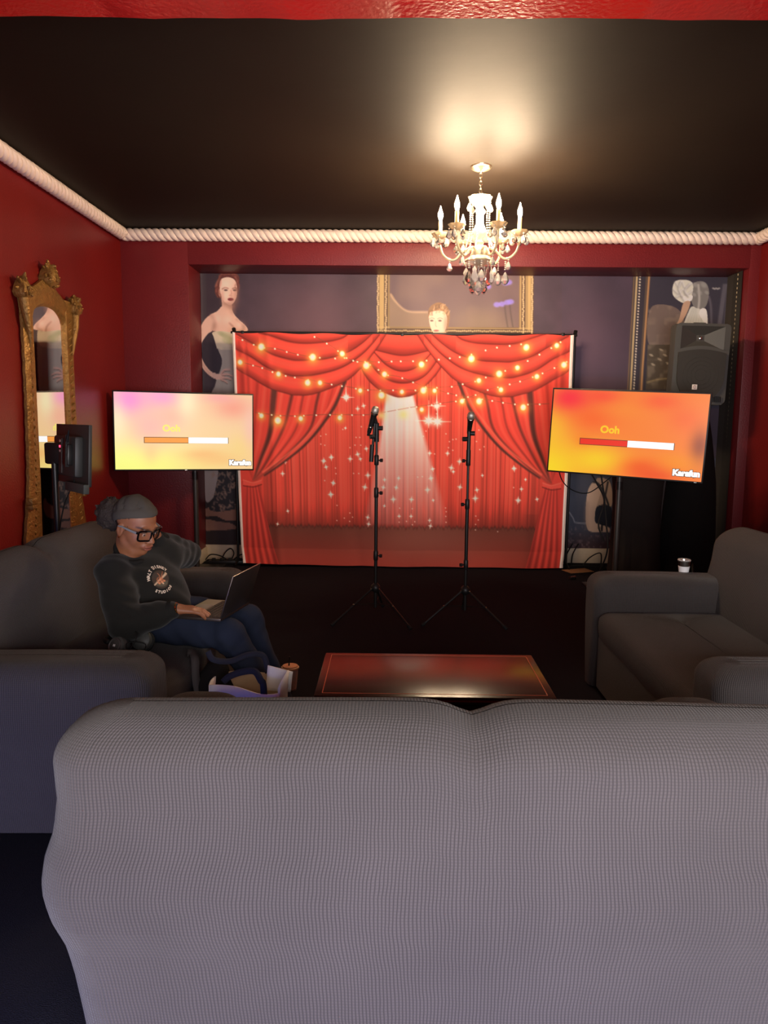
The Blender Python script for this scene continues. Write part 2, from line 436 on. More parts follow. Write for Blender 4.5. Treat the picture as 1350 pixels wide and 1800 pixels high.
# red header beam the photograph looks under: slightly uneven lower edge
n = 90
vs = []
for i in range(n+1):
    x = XL+(XR-XL)*i/n
    dz = .005*math.sin(x*3.1)+.003*math.sin(x*9.7+1)+.002*math.sin(x*23)
    vs += [(x, 2.40, ZC), (x, 2.40, 2.888), (x, 2.894, 2.888+dz*.5), (x, 2.90, 2.893+dz), (x, 2.90, ZC)]
mb = MB(); mb.add(vs, [(i*5+k, i*5+k+1, i*5+k+6, i*5+k+5) for i in range(n) for k in range(4)])
struct('trim_1', mb, M_beam)
# unseen doorway wall, added so its jamb shades the left sofa's side
mb = MB(); bx(XL, -.80, .88, 1.06, 0, ZC, mb); bx(1.8, XR, .88, 1.06, 0, ZC, mb); bx(-.80, 1.8, .88, 1.06, 2.40, ZC, mb)
struct('wall_front_added', mb, M_wallb)
# twisted rope cornice
def rope(name, a, b, strands=3, R=.027, r=.0305, pitch=.175):
    a, b = Vector(a), Vector(b); L = (b-a).length; d = (b-a).normalized()
    s = d.cross(Vector((0, 0, 1))); mb = MB(); k = int(L/pitch*14)
    for j in range(strands):
        pts = []
        for i in range(k+1):
            t = i/k*L; an = -2*math.pi*(t/pitch+j/strands)
            pts.append(a+d*t+s*math.cos(an)*R+Vector((0, 0, math.sin(an)*R)))
        mb.tube(pts, r, 8)
    return struct(name, mb.mesh(name, 0), M_rope)
for o in (rope('trim_2', (XL+.03, YB-.055, ZC-.057), (XR-.03, YB-.055, ZC-.057)),
          rope('trim_3', (XL+.055, 2.46, ZC-.057), (XL+.055, YB-.1, ZC-.057)),
          rope('trim_4', (XR-.055, 2.46, ZC-.057), (XR-.055, YB-.1, ZC-.057))):
    o.data.polygons.foreach_set('use_smooth', [True]*len(o.data.polygons))
# cream baseboard along the alcove, and a stub wrapping the left jamb
mb = MB(); bx(AX0, AX1, YA-.022, YA, 0, .15, mb, .004); bx(AX0, AX0+.02, YB+.02, YA-.02, 0, .13, mb, .004)
struct('baseboard_back', mb, M_cream)
mb = MB(); bx(XL, AX0-.03, YB-.02, YB, 0, .1, mb, .004)
struct('baseboard_left', mb, M_wallb)

# ---------------------------------------------------------------- sofas (one stretch slipcover over each piece)
def rrect(hw, hd, rc, nx=34, ny=6, nc=6):
    rc = max(1e-4, min(rc, hw*.999, hd*.999)); P = []
    def seg(a, b, n):
        for i in range(n): P.append((a[0]+(b[0]-a[0])*i/n, a[1]+(b[1]-a[1])*i/n))
    def arc(cx, cy, a0):
        for i in range(nc): P.append((cx+rc*math.cos(a0+i/nc*math.pi/2), cy+rc*math.sin(a0+i/nc*math.pi/2)))
    x, y = hw-rc, hd-rc
    seg((-x, -hd), (x, -hd), nx); arc(x, -y, -math.pi/2); seg((hw, -y), (hw, y), ny); arc(x, y, 0)
    seg((x, hd), (-x, hd), nx); arc(-x, y, math.pi/2); seg((-hw, y), (-hw, -y), ny); arc(-x, -y, math.pi)
    return P
def loft(name, rings, uvw, warp=None):
    """rings: (list of xy, z, v); closed side wall, last ring closed on itself; UVs in metres"""
    n = len(rings[0][0]); V = []; UV = []
    for pts, z, v in rings:
        for k, (x, y) in enumerate(pts):
            p = (x, y, z)
            V.append(warp(*p) if warp else p)
    me = bpy.data.meshes.new(name); F = []; FU = []
    for i in range(len(rings)-1):
        for k in range(n):
            k2 = (k+1) % n
            F.append((i*n+k, i*n+k2, (i+1)*n+k2, (i+1)*n+k))
            u0, u1 = uvw[k], uvw[k+1]
            FU += [(u0, rings[i][2]), (u1, rings[i][2]), (u1, rings[i+1][2]), (u0, rings[i+1][2])]
    me.from_pydata(V, [], F); me.update()
    ul = me.uv_layers.new(name='UVMap'); ul.data.foreach_set('uv', np.array(FU, np.float32).ravel())
    me.polygons.foreach_set('use_smooth', [True]*len(F))
    return me
def soft_box(name, hw, hd, z0, z1, rc=.05, rt=.06, prof=None, rtx=None, full=False, nx=34, ny=6, warp=None, nz=14, bow=0.0):
    """box lofted upwards: rounded corners, rounded top; prof(t)->(extra half width, extra half depth)"""
    ref = rrect(hw, hd, rc, nx, ny)
    uvw = [0.0]
    for k in range(len(ref)):
        a, b = ref[k], ref[(k+1) % len(ref)]
        uvw.append(uvw[-1]+math.hypot(b[0]-a[0], b[1]-a[1]))
    R = []; v = 0
    zs = [z0+(z1-rt-z0)*i/nz for i in range(nz+1)]
    for z in zs:
        t = (z-z0)/(z1-z0); ew, ed = prof(t) if prof else (0, 0)
        R.append((rrect(hw+ew, hd+ed, rc, nx, ny), z, z-z0))
    ew, ed = prof((z1-rt-z0)/(z1-z0)) if prof else (0, 0)
    na = 16 if full else 8
    for i in range(1, na+1):
        a = i/na*math.pi/2
        ins = rt*(1-math.cos(a)); inx = (rtx or rt)*(1-math.cos(a))
        if full: ins = (hd+ed-.002)*(1-math.cos(a))
        R.append((rrect(hw+ew-inx, hd+ed-(ins if full else min(ins, hd*.95)), max(rc-ins*.3, .02), nx, ny), z1-rt+rt*math.sin(a), zs[-1]-z0+rt*a))
    rest = min(hd+ed-min(rt, hd*.95), hw+ew-(rtx or rt)); rx_ = rtx or rt
    for f in (() if full else (.7, .4, .15, .002)):
        ins = rest*(1-f)
        R.append((rrect(max(hw+ew-rx_-ins, .0015), max(hd+ed-rt-ins, .0015), .02, nx, ny), z1+bow*(1-f*f), zs[-1]-z0+rt*math.pi/2+ins))
    return loft(name, R, uvw, warp)
# silhouette of the back from behind: rounded shoulders, a pinch above the arms, arm bulge, tapering skirt
_PZ = [0.02, .15, .25, .33, .40, .46, .52, .58, .64, .71, .78, .83, .90]
_PW = [.780, .795, .808, .820, .836, .866, .878, .868, .846, .836, .840, .842, .842]
def back_prof(t):
    z = .02+t*.88
    return (float(np.interp(z, _PZ, _PW))-.80, .02*math.sin(min(1, max(0, t))*3.0))
def dip_warp(x, y, z):
    k = max(0.0, (z-.60)/.30)
    z2 = z-.030*k*math.exp(-(abs(x)/.05)**1.6)+.005*k*math.cos(x*3.2)
    y2 = y
    s_ = max(-1.0, min(1.0, y/.1))
    y2 = y-s_*(.016*math.exp(-(x/.05)**2)*k*k-.006*math.cos(x*4)*math.sin(z*3))
    return (x, y2+.13*0, z2)
def lean(f):
    def g(x, y, z):
        x, y, z = f(x, y, z)
        return (x, y+.142-.10*max(0, z-.35)*(.6+.4*max(-1.0, min(1.0, y/.1))), z)
    return g
def sofa_meshes():
    m = {}
    m['back'] = soft_box('backrest', .80, .122, .006, .888, .085, .113, back_prof, rtx=.15, full=True, nx=60, ny=8, warp=lean(dip_warp), nz=30)
    m['arm'] = soft_box('arm', .115, .40, .006, .622, .06, .075, lambda t: (.012*math.sin(t*3)-.040*(1-min(1, t/.65)), 0), nx=10, ny=40, warp=lambda x, y, z: (x*(1+.05*math.sin((y+.4)*3)), y+.50, z-.02*max(0, -y)), nz=14)
    m['base'] = soft_box('seat_base', .64, .335, .03, .33, .04, .04, None, nx=50, ny=24, warp=lambda x, y, z: (x, y+.545, z), nz=8)
    m['cushion'] = soft_box('seat_cushion', .628, .325, .30, .445, .05, .055, lambda t: (0, .01*math.sin(t*3)), nx=44, ny=24, warp=lambda x, y, z: (x, y+.555, z), nz=5, bow=.018)
    return m
SM = sofa_meshes()
def sofa(label, loc, rz):
    t = thing('sofa', label, 'sofa', loc, (0, 0, rz), 'slipcovered sofas around the coffee table')
    link('backrest', SM['back'], M_sofa, t)
    for s in (-1, 1):
        link('arm', SM['arm'], M_sofa, t, (s*.735, 0, 0))
    link('seat_base', SM['base'], M_sofa, t); link('seat_cushion', SM['cushion'], M_sofa, t)
    fm = MB().lathe([(.022, 0), (.028, .05)], 12).mesh('foot')
    for sx in (-.7, .7):
        for y in (.12, .82): link('foot', fm, M_black, t, (sx, y, 0))
    return t
sofa('grey ribbed sofa seen from behind, closest to the camera, filling the foreground', (.169, 1.33, 0), 0).scale = (1, 1, .986)
sofa('charcoal sofa along the left wall that the person with the laptop sits on', (-1.70, 3.21, 0), -math.pi/2)
sofa('empty dark sofa facing left along the right wall, beside the mahogany table', (1.99, 3.22, 0), math.pi/2)

# ---------------------------------------------------------------- coffee table
t = thing('coffee_table', 'low polished mahogany coffee table with gilded edge behind the grey sofa', 'table', (.172, 2.895, 0))
tw, td = .905, .51
link('tabletop', MB().box((0, 0, .407), (tw, td, .026), bev=.004), M_mahog, t)
link('edge_moulding', MB().tube([(-tw/2, -td/2, .398), (tw/2, -td/2, .398), (tw/2, td/2, .398), (-tw/2, td/2, .398)], .011, 8, closed=True), M_edge, t)
mb = MB()
for (x0, x1, y0, y1) in ((-tw/2+.03, tw/2-.03, -td/2+.028, -td/2+.031), (-tw/2+.03, tw/2-.03, td/2-.031, td/2-.028), (-tw/2+.028, -tw/2+.031, -td/2+.03, td/2-.03), (tw/2-.031, tw/2-.028, -td/2+.03, td/2-.03)):
    bx(x0, x1, y0, y1, .4195, .4208, mb)
link('inlay_line', mb, M_inlay, t)
link('apron', MB().box((0, 0, .345), (tw-.1, td-.1, .09), bev=.004), M_mahog, t)
lm = MB().tube([(0, 0, 0), (0, 0, .1), (0, 0, .25), (0, 0, .39)], [.014, .017, .022, .024], 12).mesh('leg')
for sx in (-1, 1):
    for sy in (-1, 1): link('leg', lm, M_mahog, t, (sx*(tw/2-.06), sy*(td/2-.06), 0))

# ---------------------------------------------------------------- microphone stands and microphones
def mic_stand(label, x, y, feet, heights, boom, side):
    t = thing('microphone_stand', label, 'mic stand', (x, y, 0), group='tripod microphone stands')
    for fx, fy in feet:
        lg = link('leg', MB().tube([(fx*.07, fy*.07, .235), (fx*.97, fy*.97, .022)], .0085, 8), M_black, t)
        link('rubber_foot', MB().tube([(fx*.93, fy*.93, .031), (fx*1.0, fy*1.0, .014)], .0135, 8), M_rubber, lg)
        mp = Vector((fx*.5, fy*.5, .137))
        link('brace', MB().tube([(0, 0, .12), mp], .0035, 6), M_black, lg)
        link('rivet', MB().lathe([(.0, -.007), (.007, 0), (.0, .007)], 8, tuple(mp+Vector((0, -.011, .004)))), M_steel, lg)
        link('rivet', MB().lathe([(.0, -.006), (.006, 0), (.0, .006)], 8, (fx*.1, fy*.1-.012, .235)), M_steel, lg)
    link('hub', MB().lathe([(.012, .20), (.03, .215), (.036, .235), (.03, .255), (.014, .27)], 14), M_blackp, t)
    z = [.10]+heights
    link('lower_pole', MB().tube([(0, 0, .09), (0, 0, heights[1])], .0125, 12), M_black, t)
    link('upper_pole', MB().tube([(0, 0, heights[1]-.02), (0, 0, heights[3])], .0085, 12), M_steel if False else M_black, t)
    for i, h in enumerate(heights[:3]):
        c = link('clutch', MB().lathe([(.013, h-.035), (.0165, h-.03), (.0165, h+.03), (.012, h+.038)], 12), M_blackp, t)
        s = side
        link('knob', MB().tube([(0, 0, h), (s*.028, -.008, h)], .005, 6).tube([(s*.026, -.007, h), (s*.043, -.012, h)], .0125, 10), M_blackp, c)
    for (pa, pb, r) in boom['bars']: link('boom_arm', MB().tube([pa, pb], r, 10), M_blackp, t)
    for (p, d) in boom['knobs']:
        link('boom_knob', MB().tube([Vector(p), Vector(p)+Vector(d)], .016, 10), M_blackp, t)
    link('microphone_clip', MB().tube(boom['clip'], .014, 10), M_blackp, t)
    return t
mic_stand('tripod microphone stand on the left, boom handle hanging beside its pole', -.104, 5.2,
          [(-.30, -.22), (.25, -.28), (.05, .34)], [.47, .70+.22, 1.15, 1.31],
          dict(bars=[((-.012, -.02, 1.42), (-.03, -.02, 1.20), .0095), ((-.03, -.02, 1.26), (-.037, -.02, 1.14), .0155), ((0, 0, 1.28), (.0, -.012, 1.41), .017)],
               knobs=[((.012, -.015, 1.375), (.03, -.005, 0)), ((-.015, -.02, 1.315), (-.032, -.01, 0))],
               clip=[(-.002, -.012, 1.40), (-.012, -.03, 1.435), (-.02, -.035, 1.455)]), 1)
mic_stand('tripod microphone stand on the right, boom folded straight up its pole', .535, 5.15,
          [(-.31, -.14), (.27, -.21), (.02, .34)], [.42, .85, 1.155, 1.22],
          dict(bars=[((0, -.004, 1.15), (0, -.01, 1.39), .0135), ((0, -.004, 1.16), (0, -.004, 1.23), .0165)],
               knobs=[((.012, -.01, 1.345), (.028, -.005, 0)), ((-.012, -.01, 1.305), (-.032, -.008, 0))],
               clip=[(0, -.012, 1.38), (.004, -.03, 1.40), (.002, -.05, 1.415)]), -1)
def microphone(label, loc, d):
    q = Vector(d).to_track_quat('Z', 'Y').to_euler()
    t = thing('microphone', label, 'microphone', loc, tuple(q), 'microphones on the stands')
    link('body', MB().lathe([(.0, -.105), (.014, -.103), (.0165, -.06), (.019, .0), (.0215, .028), (.023, .036)], 18), M_blackp, t)
    link('collar', MB().lathe([(.0225, .034), (.027, .037), (.027, .047), (.0235, .05)], 18), M_steel, t)
    link('grille_ball', MB().lathe([(.0235, .048), (.027, .058), (.027, .07), (.022, .085), (.012, .093), (.0, .095)], 18), M_mesh, t)
    link('ring', MB().lathe([(.0165, -.066), (.0178, -.064), (.0178, -.058), (.017, -.056)], 18), M_steel, t)
    link('tail', MB().tube([(0, 0, -.10), (0, 0, -.125)], .0105, 10), M_black, t)
microphone('silver topped microphone tilted back on the left stand, beside the printed light beam', (-.131, 5.155, 1.437), (.26, -.3, .9))
microphone('silver topped microphone pointing up at the viewer on the right stand', (.536, 5.09, 1.418), (.0, -.75, .75))

# ---------------------------------------------------------------- loudspeaker, stand and cloth covers
SPX, SPY = 2.69, 6.62
t = thing('speaker_stand', 'black tripod stand under the loudspeaker, mostly hidden by its cloth', 'speaker stand', (SPX, SPY, 0))
link('pole', MB().tube([(0, 0, .05), (0, 0, 1.585)], .018, 12), M_black, t)
lm = MB().tube([(0, 0, .55), (.3, 0, .02)], .012, 8).mesh('leg')
for a in (20, 140, 260): link('leg', lm, M_black, t, rot=(0, 0, math.radians(a)))
def skirt(label, loc, prof, rot, m, seed, sx=1.0, sy=.8):
    mb = MB(); n = 48; r = np.random.default_rng(seed); ph = r.random(6)*6
    vs = []
    for (rad, z) in prof:
        for k in range(n):
            a = 2*math.pi*k/n; w = 1+.04*math.sin(3*a+ph[0])+.02*math.sin(7*a+ph[1])*(1-z/2)
            vs.append((rad*w*math.cos(a)*sx, rad*w*math.sin(a)*sy, z))
    L = len(prof)
    fs = [(i*n+k, i*n+(k+1) % n, (i+1)*n+(k+1) % n, (i+1)*n+k) for i in range(L-1) for k in range(n)]
    fs.append(tuple((L-1)*n+k for k in range(n)))
    mb.add(vs, fs)
    o = link('stand_cover', mb, m, None, loc, (0, 0, rot), label, 'cloth cover')
    return o
skirt('black stretch cloth cover flaring below the loudspeaker to the floor', (SPX, SPY, 0), [(.275, .004), (.27, .1), (.262, .3), (.255, .5), (.245, .7), (.23, .9), (.20, 1.1), (.165, 1.3), (.12, 1.5), (.075, 1.57)], .3, M_skirt, 3, 1.0, .72)
skirt('dark brown stretch cloth cover draped behind the right screen pole', (2.185, 6.53, 0), [(.24, .004), (.234, .12), (.222, .3), (.212, .5), (.212, .7), (.222, .88), (.234, 1.0), (.24, 1.03)], .1, M_skirt2, 5, 1.0, .7)

t = thing('loudspeaker', 'black two-way loudspeaker with horn above the right screen', 'loudspeaker', (SPX, SPY-.01, 1.585), (0, math.radians(1.5), math.radians(-3)))
w, h, dp = .47, .70, .36
def front_poly(w2, h2, r, n=5):
    P = []
    for (cx, cz, a0) in ((w2-r, -h2+r, -90), (w2-r, h2-r, 0), (-w2+r, h2-r, 90), (-w2+r, -h2+r, 180)):
        for i in range(n+1):
            a = math.radians(a0+90*i/n); P.append((cx+r*math.cos(a), cz+r*math.sin(a)))
    return P
fp = front_poly(w/2, h/2, .035); fb = front_poly(w/2*.72, h/2*.94, .03); fi = front_poly(w/2-.022, h/2-.02, .03)
def ringfaces(a, b, n): return [(a*n+k, a*n+(k+1) % n, b*n+(k+1) % n, b*n+k) for k in range(n)]
n = len(fp); Yc = .085                       # the shell behind; a thick front baffle stands proud of it, open at the horn
V = [(x, Yc-.012, z+h/2) for x, z in fi]+[(x, Yc-.004, z+h/2) for x, z in fp]+[(x, Yc+.06, z+h/2) for x, z in fp]+[(x, dp, z+h/2) for x, z in fb]
F = [tuple(range(n))]+ringfaces(0, 1, n)+ringfaces(1, 2, n)+ringfaces(2, 3, n)+[tuple(range(4*n-1, 3*n-1, -1))]
link('cabinet', MB().add(V, F).mesh('cabinet', 30), M_spk, t)
zc = .578; mz0, mz1, mx = zc-.105, zc+.098, .185
arch = [(-mx+2*mx*i/12, mz0+.006+.030*math.sin(math.pi*i/12)) for i in range(13)]
Rb = Matrix(((1, 0, 0, 0), (0, 0, -1, Yc), (0, 1, 0, 0), (0, 0, 0, 1)))
lowp = [(-w/2+.03, .004), (w/2-.03, .004), (w/2-.004, .03), (w/2, .05), (w/2, mz0)]+arch[::-1]+[(-w/2, mz0), (-w/2, .05), (-w/2+.004, .03)]
mb = MB(); mb.prism(lowp, Yc-.004, Rb)
mb.prism([(-w/2, mz0), (-mx, mz0), (-mx, mz1), (-w/2+.035, h-.001), (-w/2+.01, h-.012), (-w/2, h-.035)], Yc-.004, Rb)
mb.prism([(mx, mz0), (w/2, mz0), (w/2, h-.035), (w/2-.01, h-.012), (w/2-.035, h-.001), (mx, mz1)], Yc-.004, Rb)
mb.prism([(-mx, mz1), (mx, mz1), (w/2-.035, h-.001), (-w/2+.035, h-.001)], Yc-.004, Rb)
link('front_baffle', mb.mesh('front_baffle', 30), M_spk, t)
mouth = [(-mx, .006, mz1), (mx, .006, mz1), (mx, .006, mz0), (-mx, .006, mz0)]
thr = [(-.035, Yc-.016, zc+.028), (.035, Yc-.016, zc+.028), (.035, Yc-.016, zc-.022), (-.035, Yc-.016, zc-.022)]
link('horn', MB().add(mouth+thr, ringfaces(0, 1, 4)+[(4, 5, 6, 7)]).mesh('horn', 20), M_horn, t)
link('tweeter', MB().lathe([(.0, .014), (.014, .009), (.019, 0)], 14, M=Matrix.Translation((0, Yc-.017, zc+.002)) @ Matrix.Rotation(math.pi/2, 4, 'X')), M_pale, t)
# woofer grille: arched top, rounded lower corners
gp = [(-.205, .445)]+[(-.205+.41*i/14, .445+.03*math.sin(math.pi*i/14)) for i in range(1, 14)]+[(.205, .445)]
gp += [(.205*math.cos(a)*1.0, .25+.23*-math.sin(a)) for a in np.linspace(.15, math.pi-.15, 20)]
link('woofer_grille', MB().prism([(x, z) for x, z in gp][::-1], .014, Matrix(((1, 0, 0, 0), (0, 0, -1, -.008), (0, 1, 0, 0), (0, 0, 0, 1)))), M_grille, t)
mb = MB()
for r in (.05, .085, .12, .155): mb.tube([(r*math.cos(a), -.0215, .255+r*math.sin(a)) for a in np.linspace(0, 2*math.pi, 36)[:-1]], .002, 6, closed=True)
link('cone_ring', mb, M_grille, t)
bd = link('badge', MB().box((-.045, -.0245, .150), (.044, .006, .044), bev=.002), M_white, t, label='small white square badge with red swirl mark')
mb = MB()
mb.tube([(-.045+.013*math.cos(a), -.0285, .150+.013*math.sin(a)) for a in np.linspace(.6, 5.6, 20)], .0014, 6)
mb.tube([(-.045+.006*math.cos(a), -.0285, .150+.008*math.sin(a)) for a in np.linspace(-2.2, 2.6, 14)], .0014, 6)
link('emblem', mb, M_bar_d if False else mat('dark_red_emblem', rgb(120, 30, 40), .5), bd)
for i in range(5):
    pass
mb = MB()
for i in range(6): mb.box((.13+i*.012, -.012, .05), (.004, .008, .05))
link('port_vent', mb, M_blackg, t)
# small handle strip on top
link('handle', MB().tube([(-.06, .12, h), (-.05, .12, h+.012), (.05, .12, h+.012), (.06, .12, h)], .008, 8), M_spk, t)

# ---------------------------------------------------------------- gilt mirror on the left wall
MY, MX = 5.415, XL+.012
t = thing('gilt_mirror', 'tall gilt mirror with carved crest standing against the red left wall', 'mirror', (MX, MY, 0))
def side_out(z):   # outer half width of the frame
    return float(np.interp(z, [.02, .25, .45, .62, .78, .95, 1.10, 1.3, 1.6, 1.9, 2.1, 2.2, 2.28], [.52, .52, .51, .49, .45, .415, .40, .39, .38, .38, .385, .395, .43]))
ZT = 2.30
def profile_strip(paths, depth=(.02, .05, .035, .012)):
    """carved moulding between an outer and an inner line"""
    out, inn = paths; mb = MB(); m = len(out); vs = []; K = 6
    for (a, b) in zip(out, inn):
        a, b = np.array(a), np.array(b)
        for k, (f, dd) in enumerate(zip((0, 0, .25, .55, .85, 1.0), (0, .02, .040, .026, .032, .008))):
            p = a+(b-a)*f; vs.append((dd, p[0], p[1]))
    fs = [(i*K+k, i*K+k+1, (i+1)*K+k+1, (i+1)*K+k) for i in range(m-1) for k in range(K-1)]
    return mb.add(vs, fs)
for s in (-1, 1):
    zs = np.linspace(.02, ZT, 70)
    out = [(s*(side_out(z)+.004*math.sin(z*55)), z) for z in zs]; inn = [(s*.245, z) for z in zs]
    link('frame_side', profile_strip((out, inn)).mesh('frame_side', 50), M_gold, t)
th = np.linspace(0, math.pi, 40)
arch_i = [(-.24*math.cos(a), 2.10+.11*math.sin(a)) for a in th]
arch_o = [(-.36*math.cos(a), 2.24+.11*math.sin(a)**1.5+.06*math.exp(-((a-math.pi/2)/.35)**2)) for a in th]
link('frame_top', profile_strip((arch_o, arch_i)).mesh('frame_top', 50), M_gold, t)
link('frame_bottom', profile_strip(([(y, .02) for y in np.linspace(-.5, .5, 30)], [(y, .30) for y in np.linspace(-.24, .24, 30)])).mesh('frame_bottom', 50), M_gold, t)
link('mirror_glass', MB().add([(.009, -.27, .25), (.009, .27, .25), (.009, .27, 2.24), (.009, -.27, 2.24)], [(0, 1, 2, 3)]), M_mirror, t)
def carved(name, y, z, hgt, wd, seed):
    """leafy carved knob: overlapping lobes on a stem"""
    r = random.Random(seed); mb = MB()
    mb.lathe([(.0, 0), (wd*.42, hgt*.12), (wd*.5, hgt*.3), (wd*.40, hgt*.6), (wd*.25, hgt*.85), (.0, hgt)], 14, scal=lambda a: .12*math.sin(5*a))
    for i in range(16):
        a = r.uniform(-1.9, 1.9); zz = hgt*r.uniform(.1, .9); rr = wd*.42*(1-.6*(zz/hgt)**2)
        p = Vector((rr*math.cos(a), rr*math.sin(a), zz)); q = p+Vector((math.cos(a)*.02, math.sin(a)*.025, r.uniform(-.02, .035)))
        mb.tube([p*.6+Vector((0, 0, zz*.4)), p, q], [.012, .017, .006], 7)
    link(name, mb.mesh(name, 60), M_gold, t, (.035, y, z))
carved('crest', 0, 2.35, .17, .14, 1)
carved('finial', -.40, 2.20, .16, .12, 2); carved('finial', .40, 2.20, .16, .12, 3)
for s in (-1, 1):
    link('scroll', MB().tube([(.04, s*.40, 2.22), (.045, s*.385, 2.12), (.045, s*.345, 2.0), (.04, s*.33, 1.9)], [.035, .03, .02, .008], 9), M_gold, t)
    link('bracket', MB().box((.03, s*.41, .86), (.05, .08, .05), bev=.008).box((.03, s*.425, .82), (.055, .045, .03), bev=.006), M_gold, t)
mb = MB()
r = random.Random(4)
for s in (-1, 1):
    for i in range(34):
        z = .3+i*.056
        y = s*(side_out(z)*.6+.245*.4); mb.tube([(.024, y-s*.02, z-.02), (.036, y, z), (.026, y+s*.03, z+.02)], [.004, .010, .003], 6)
link('leaf_carving', mb.mesh('leaf_carving', 60), M_gold, t, kind='stuff')

# ---------------------------------------------------------------- chandelier
CHX, CHY, CHZ = .585, 5.24, ZC
t = thing('chandelier', 'crystal chandelier with six lit candle bulbs hanging below the black ceiling', 'chandelier', (CHX, CHY, CHZ))
link('canopy', MB().lathe([(.074, 0), (.072, -.008), (.06, -.018), (.04, -.026), (.014, -.034), (.01, -.046)], 28), M_chainm, t)
lk = MB().tube([(.009*math.cos(a), 0, .0155*math.sin(a)) for a in np.linspace(0, 2*math.pi, 15)[:-1]], .003, 6, closed=True).mesh('chain_link')
for i in range(6): link('chain_link', lk, M_chainm, t, (0, 0, -.058-i*.0245), (0, 0, (i % 2)*math.pi/2))
sc = lambda a: .07*math.cos(8*a)
link('crown_dish', MB().lathe([(.012, -.255), (.05, -.245), (.066, -.225), (.078, -.196), (.075, -.196), (.062, -.22), (.04, -.238), (.012, -.246)], 48, scal=sc), M_crystal2, t)
link('central_column', MB().lathe([(.012, -.20), (.02, -.24), (.026, -.27), (.036, -.285), (.024, -.31), (.026, -.37), (.038, -.40), (.048, -.425), (.038, -.45), (.024, -.465), (.018, -.48), (.034, -.495), (.026, -.512), (.045, -.53), (.052, -.555), (.048, -.58), (.03, -.60), (.02, -.62)], 20), M_crystal2, t)
link('lower_bowl', MB().lathe([(.02, -.575), (.06, -.585), (.085, -.60), (.095, -.615), (.09, -.625), (.05, -.64), (.015, -.66)], 40, scal=lambda a: .05*math.cos(10*a)), M_crystal2, t)
# shared crystal shapes (each takes its glass through the object, so meshes stay shared)
def drop_mesh(L, r):   # faceted almond drop, hanging from z = 0
    return MB().lathe([(.0, 0), (r*.35, -L*.12), (r*.8, -L*.45), (r, -L*.68), (r*.6, -L*.9), (.0, -L)], 6).mesh('crystal_drop', 0)
def pendalogue(L, r):   # flat leaf-shaped plaque with a bevelled rim
    prof = [(.0, .0), (.45, -.16), (.62, -.22), (.5, -.30), (.85, -.52), (1.0, -.70), (.72, -.86), (.0, -1.0)]
    pts = [(r*x, L*z) for x, z in prof]+[(-r*x, L*z) for x, z in prof[-2:0:-1]]
    n = len(pts); V = [(x, 0, z) for x, z in pts]+[(x*.72, s*.007, (z+L*.55)*.76-L*.55) for s in (-1, 1) for x, z in pts]
    F = [(i, (i+1) % n, n+(i+1) % n, n+i) for i in range(n)]+[((i+1) % n, i, 2*n+i, 2*n+(i+1) % n) for i in range(n)]+[tuple(range(n, 2*n)), tuple(range(3*n-1, 2*n-1, -1))]
    return MB().add(V, F).mesh('crystal_drop', 0)
bead = MB().lathe([(.0, .006), (.0055, .003), (.0068, 0), (.0055, -.003), (.0, -.006)], 8).mesh('crystal_bead', 0)
DR = drop_mesh(.060, .020); DRb = drop_mesh(.088, .027); DRl = drop_mesh(.055, .021); PD = pendalogue(.115, .025)
RA = .268
CX = (M_crystal, M_crystal3)
for k in range(6):
    a = math.radians(50+60*k); c, s = math.cos(a), math.sin(a)
    path = [(r_*c, r_*s, z_) for r_, z_ in catmull([(.03, -.555), (.07, -.535), (.11, -.55), (.16, -.60), (.205, -.60), (.25, -.56), (RA, -.50), (RA, -.462)], 6)]
    ar = link('arm', MB().tube(path, .0085, 10), M_crystal2, t)
    ex, ey = RA*c, RA*s
    link('drip_dish', MB().lathe([(.01, -.462), (.038, -.452), (.055, -.432), (.058, -.426), (.05, -.432), (.02, -.448), (.01, -.450)], 32, (ex, ey, 0), scal=lambda q: .06*math.cos(8*q)), M_crystal2, ar)
    link('candle_sleeve', MB().lathe([(.0135, -.452), (.0135, -.345), (.011, -.338)], 16, (ex, ey, 0)), M_candle, ar)
    link('bulb', MB().lathe([(.009, -.336), (.013, -.325), (.0165, -.310), (.0155, -.293), (.0095, -.275), (.0045, -.258), (.0015, -.246), (.0, -.243)], 16, (ex, ey, 0)), M_bulb, ar)
    for j in range(5):
        b = a+2*math.pi*j/5+.3
        px, py = ex+.05*math.cos(b), ey+.05*math.sin(b)
        link('crystal_bead', bead, M_crystal, ar, (px, py, -.452))
        link('crystal_drop', DRl if j % 2 else DR, CX[j % 2], ar, (px, py, -.46), (0, 0, b))
    m1 = Vector((.20*c, .20*s, -.608))
    link('crystal_bead', bead, M_crystal, ar, tuple(m1-Vector((0, 0, .006)))); link('crystal_drop', DR, M_crystal, ar, tuple(m1-Vector((0, 0, .014))))
# bead strands from crown to arms
for k in range(6):
    a = math.radians(50+60*k+20); c, s = math.cos(a), math.sin(a)
    for i, (r_, z_) in enumerate(catmull([(.07, -.215), (.068, -.29), (.066, -.36), (.07, -.44), (.085, -.50), (.10, -.545)], 5)):
        link('crystal_bead', bead, M_crystal, t, (r_*c, r_*s, z_))
    link('crystal_drop', DR, M_crystal, t, (.074*c, .074*s, -.235), (0, 0, a))
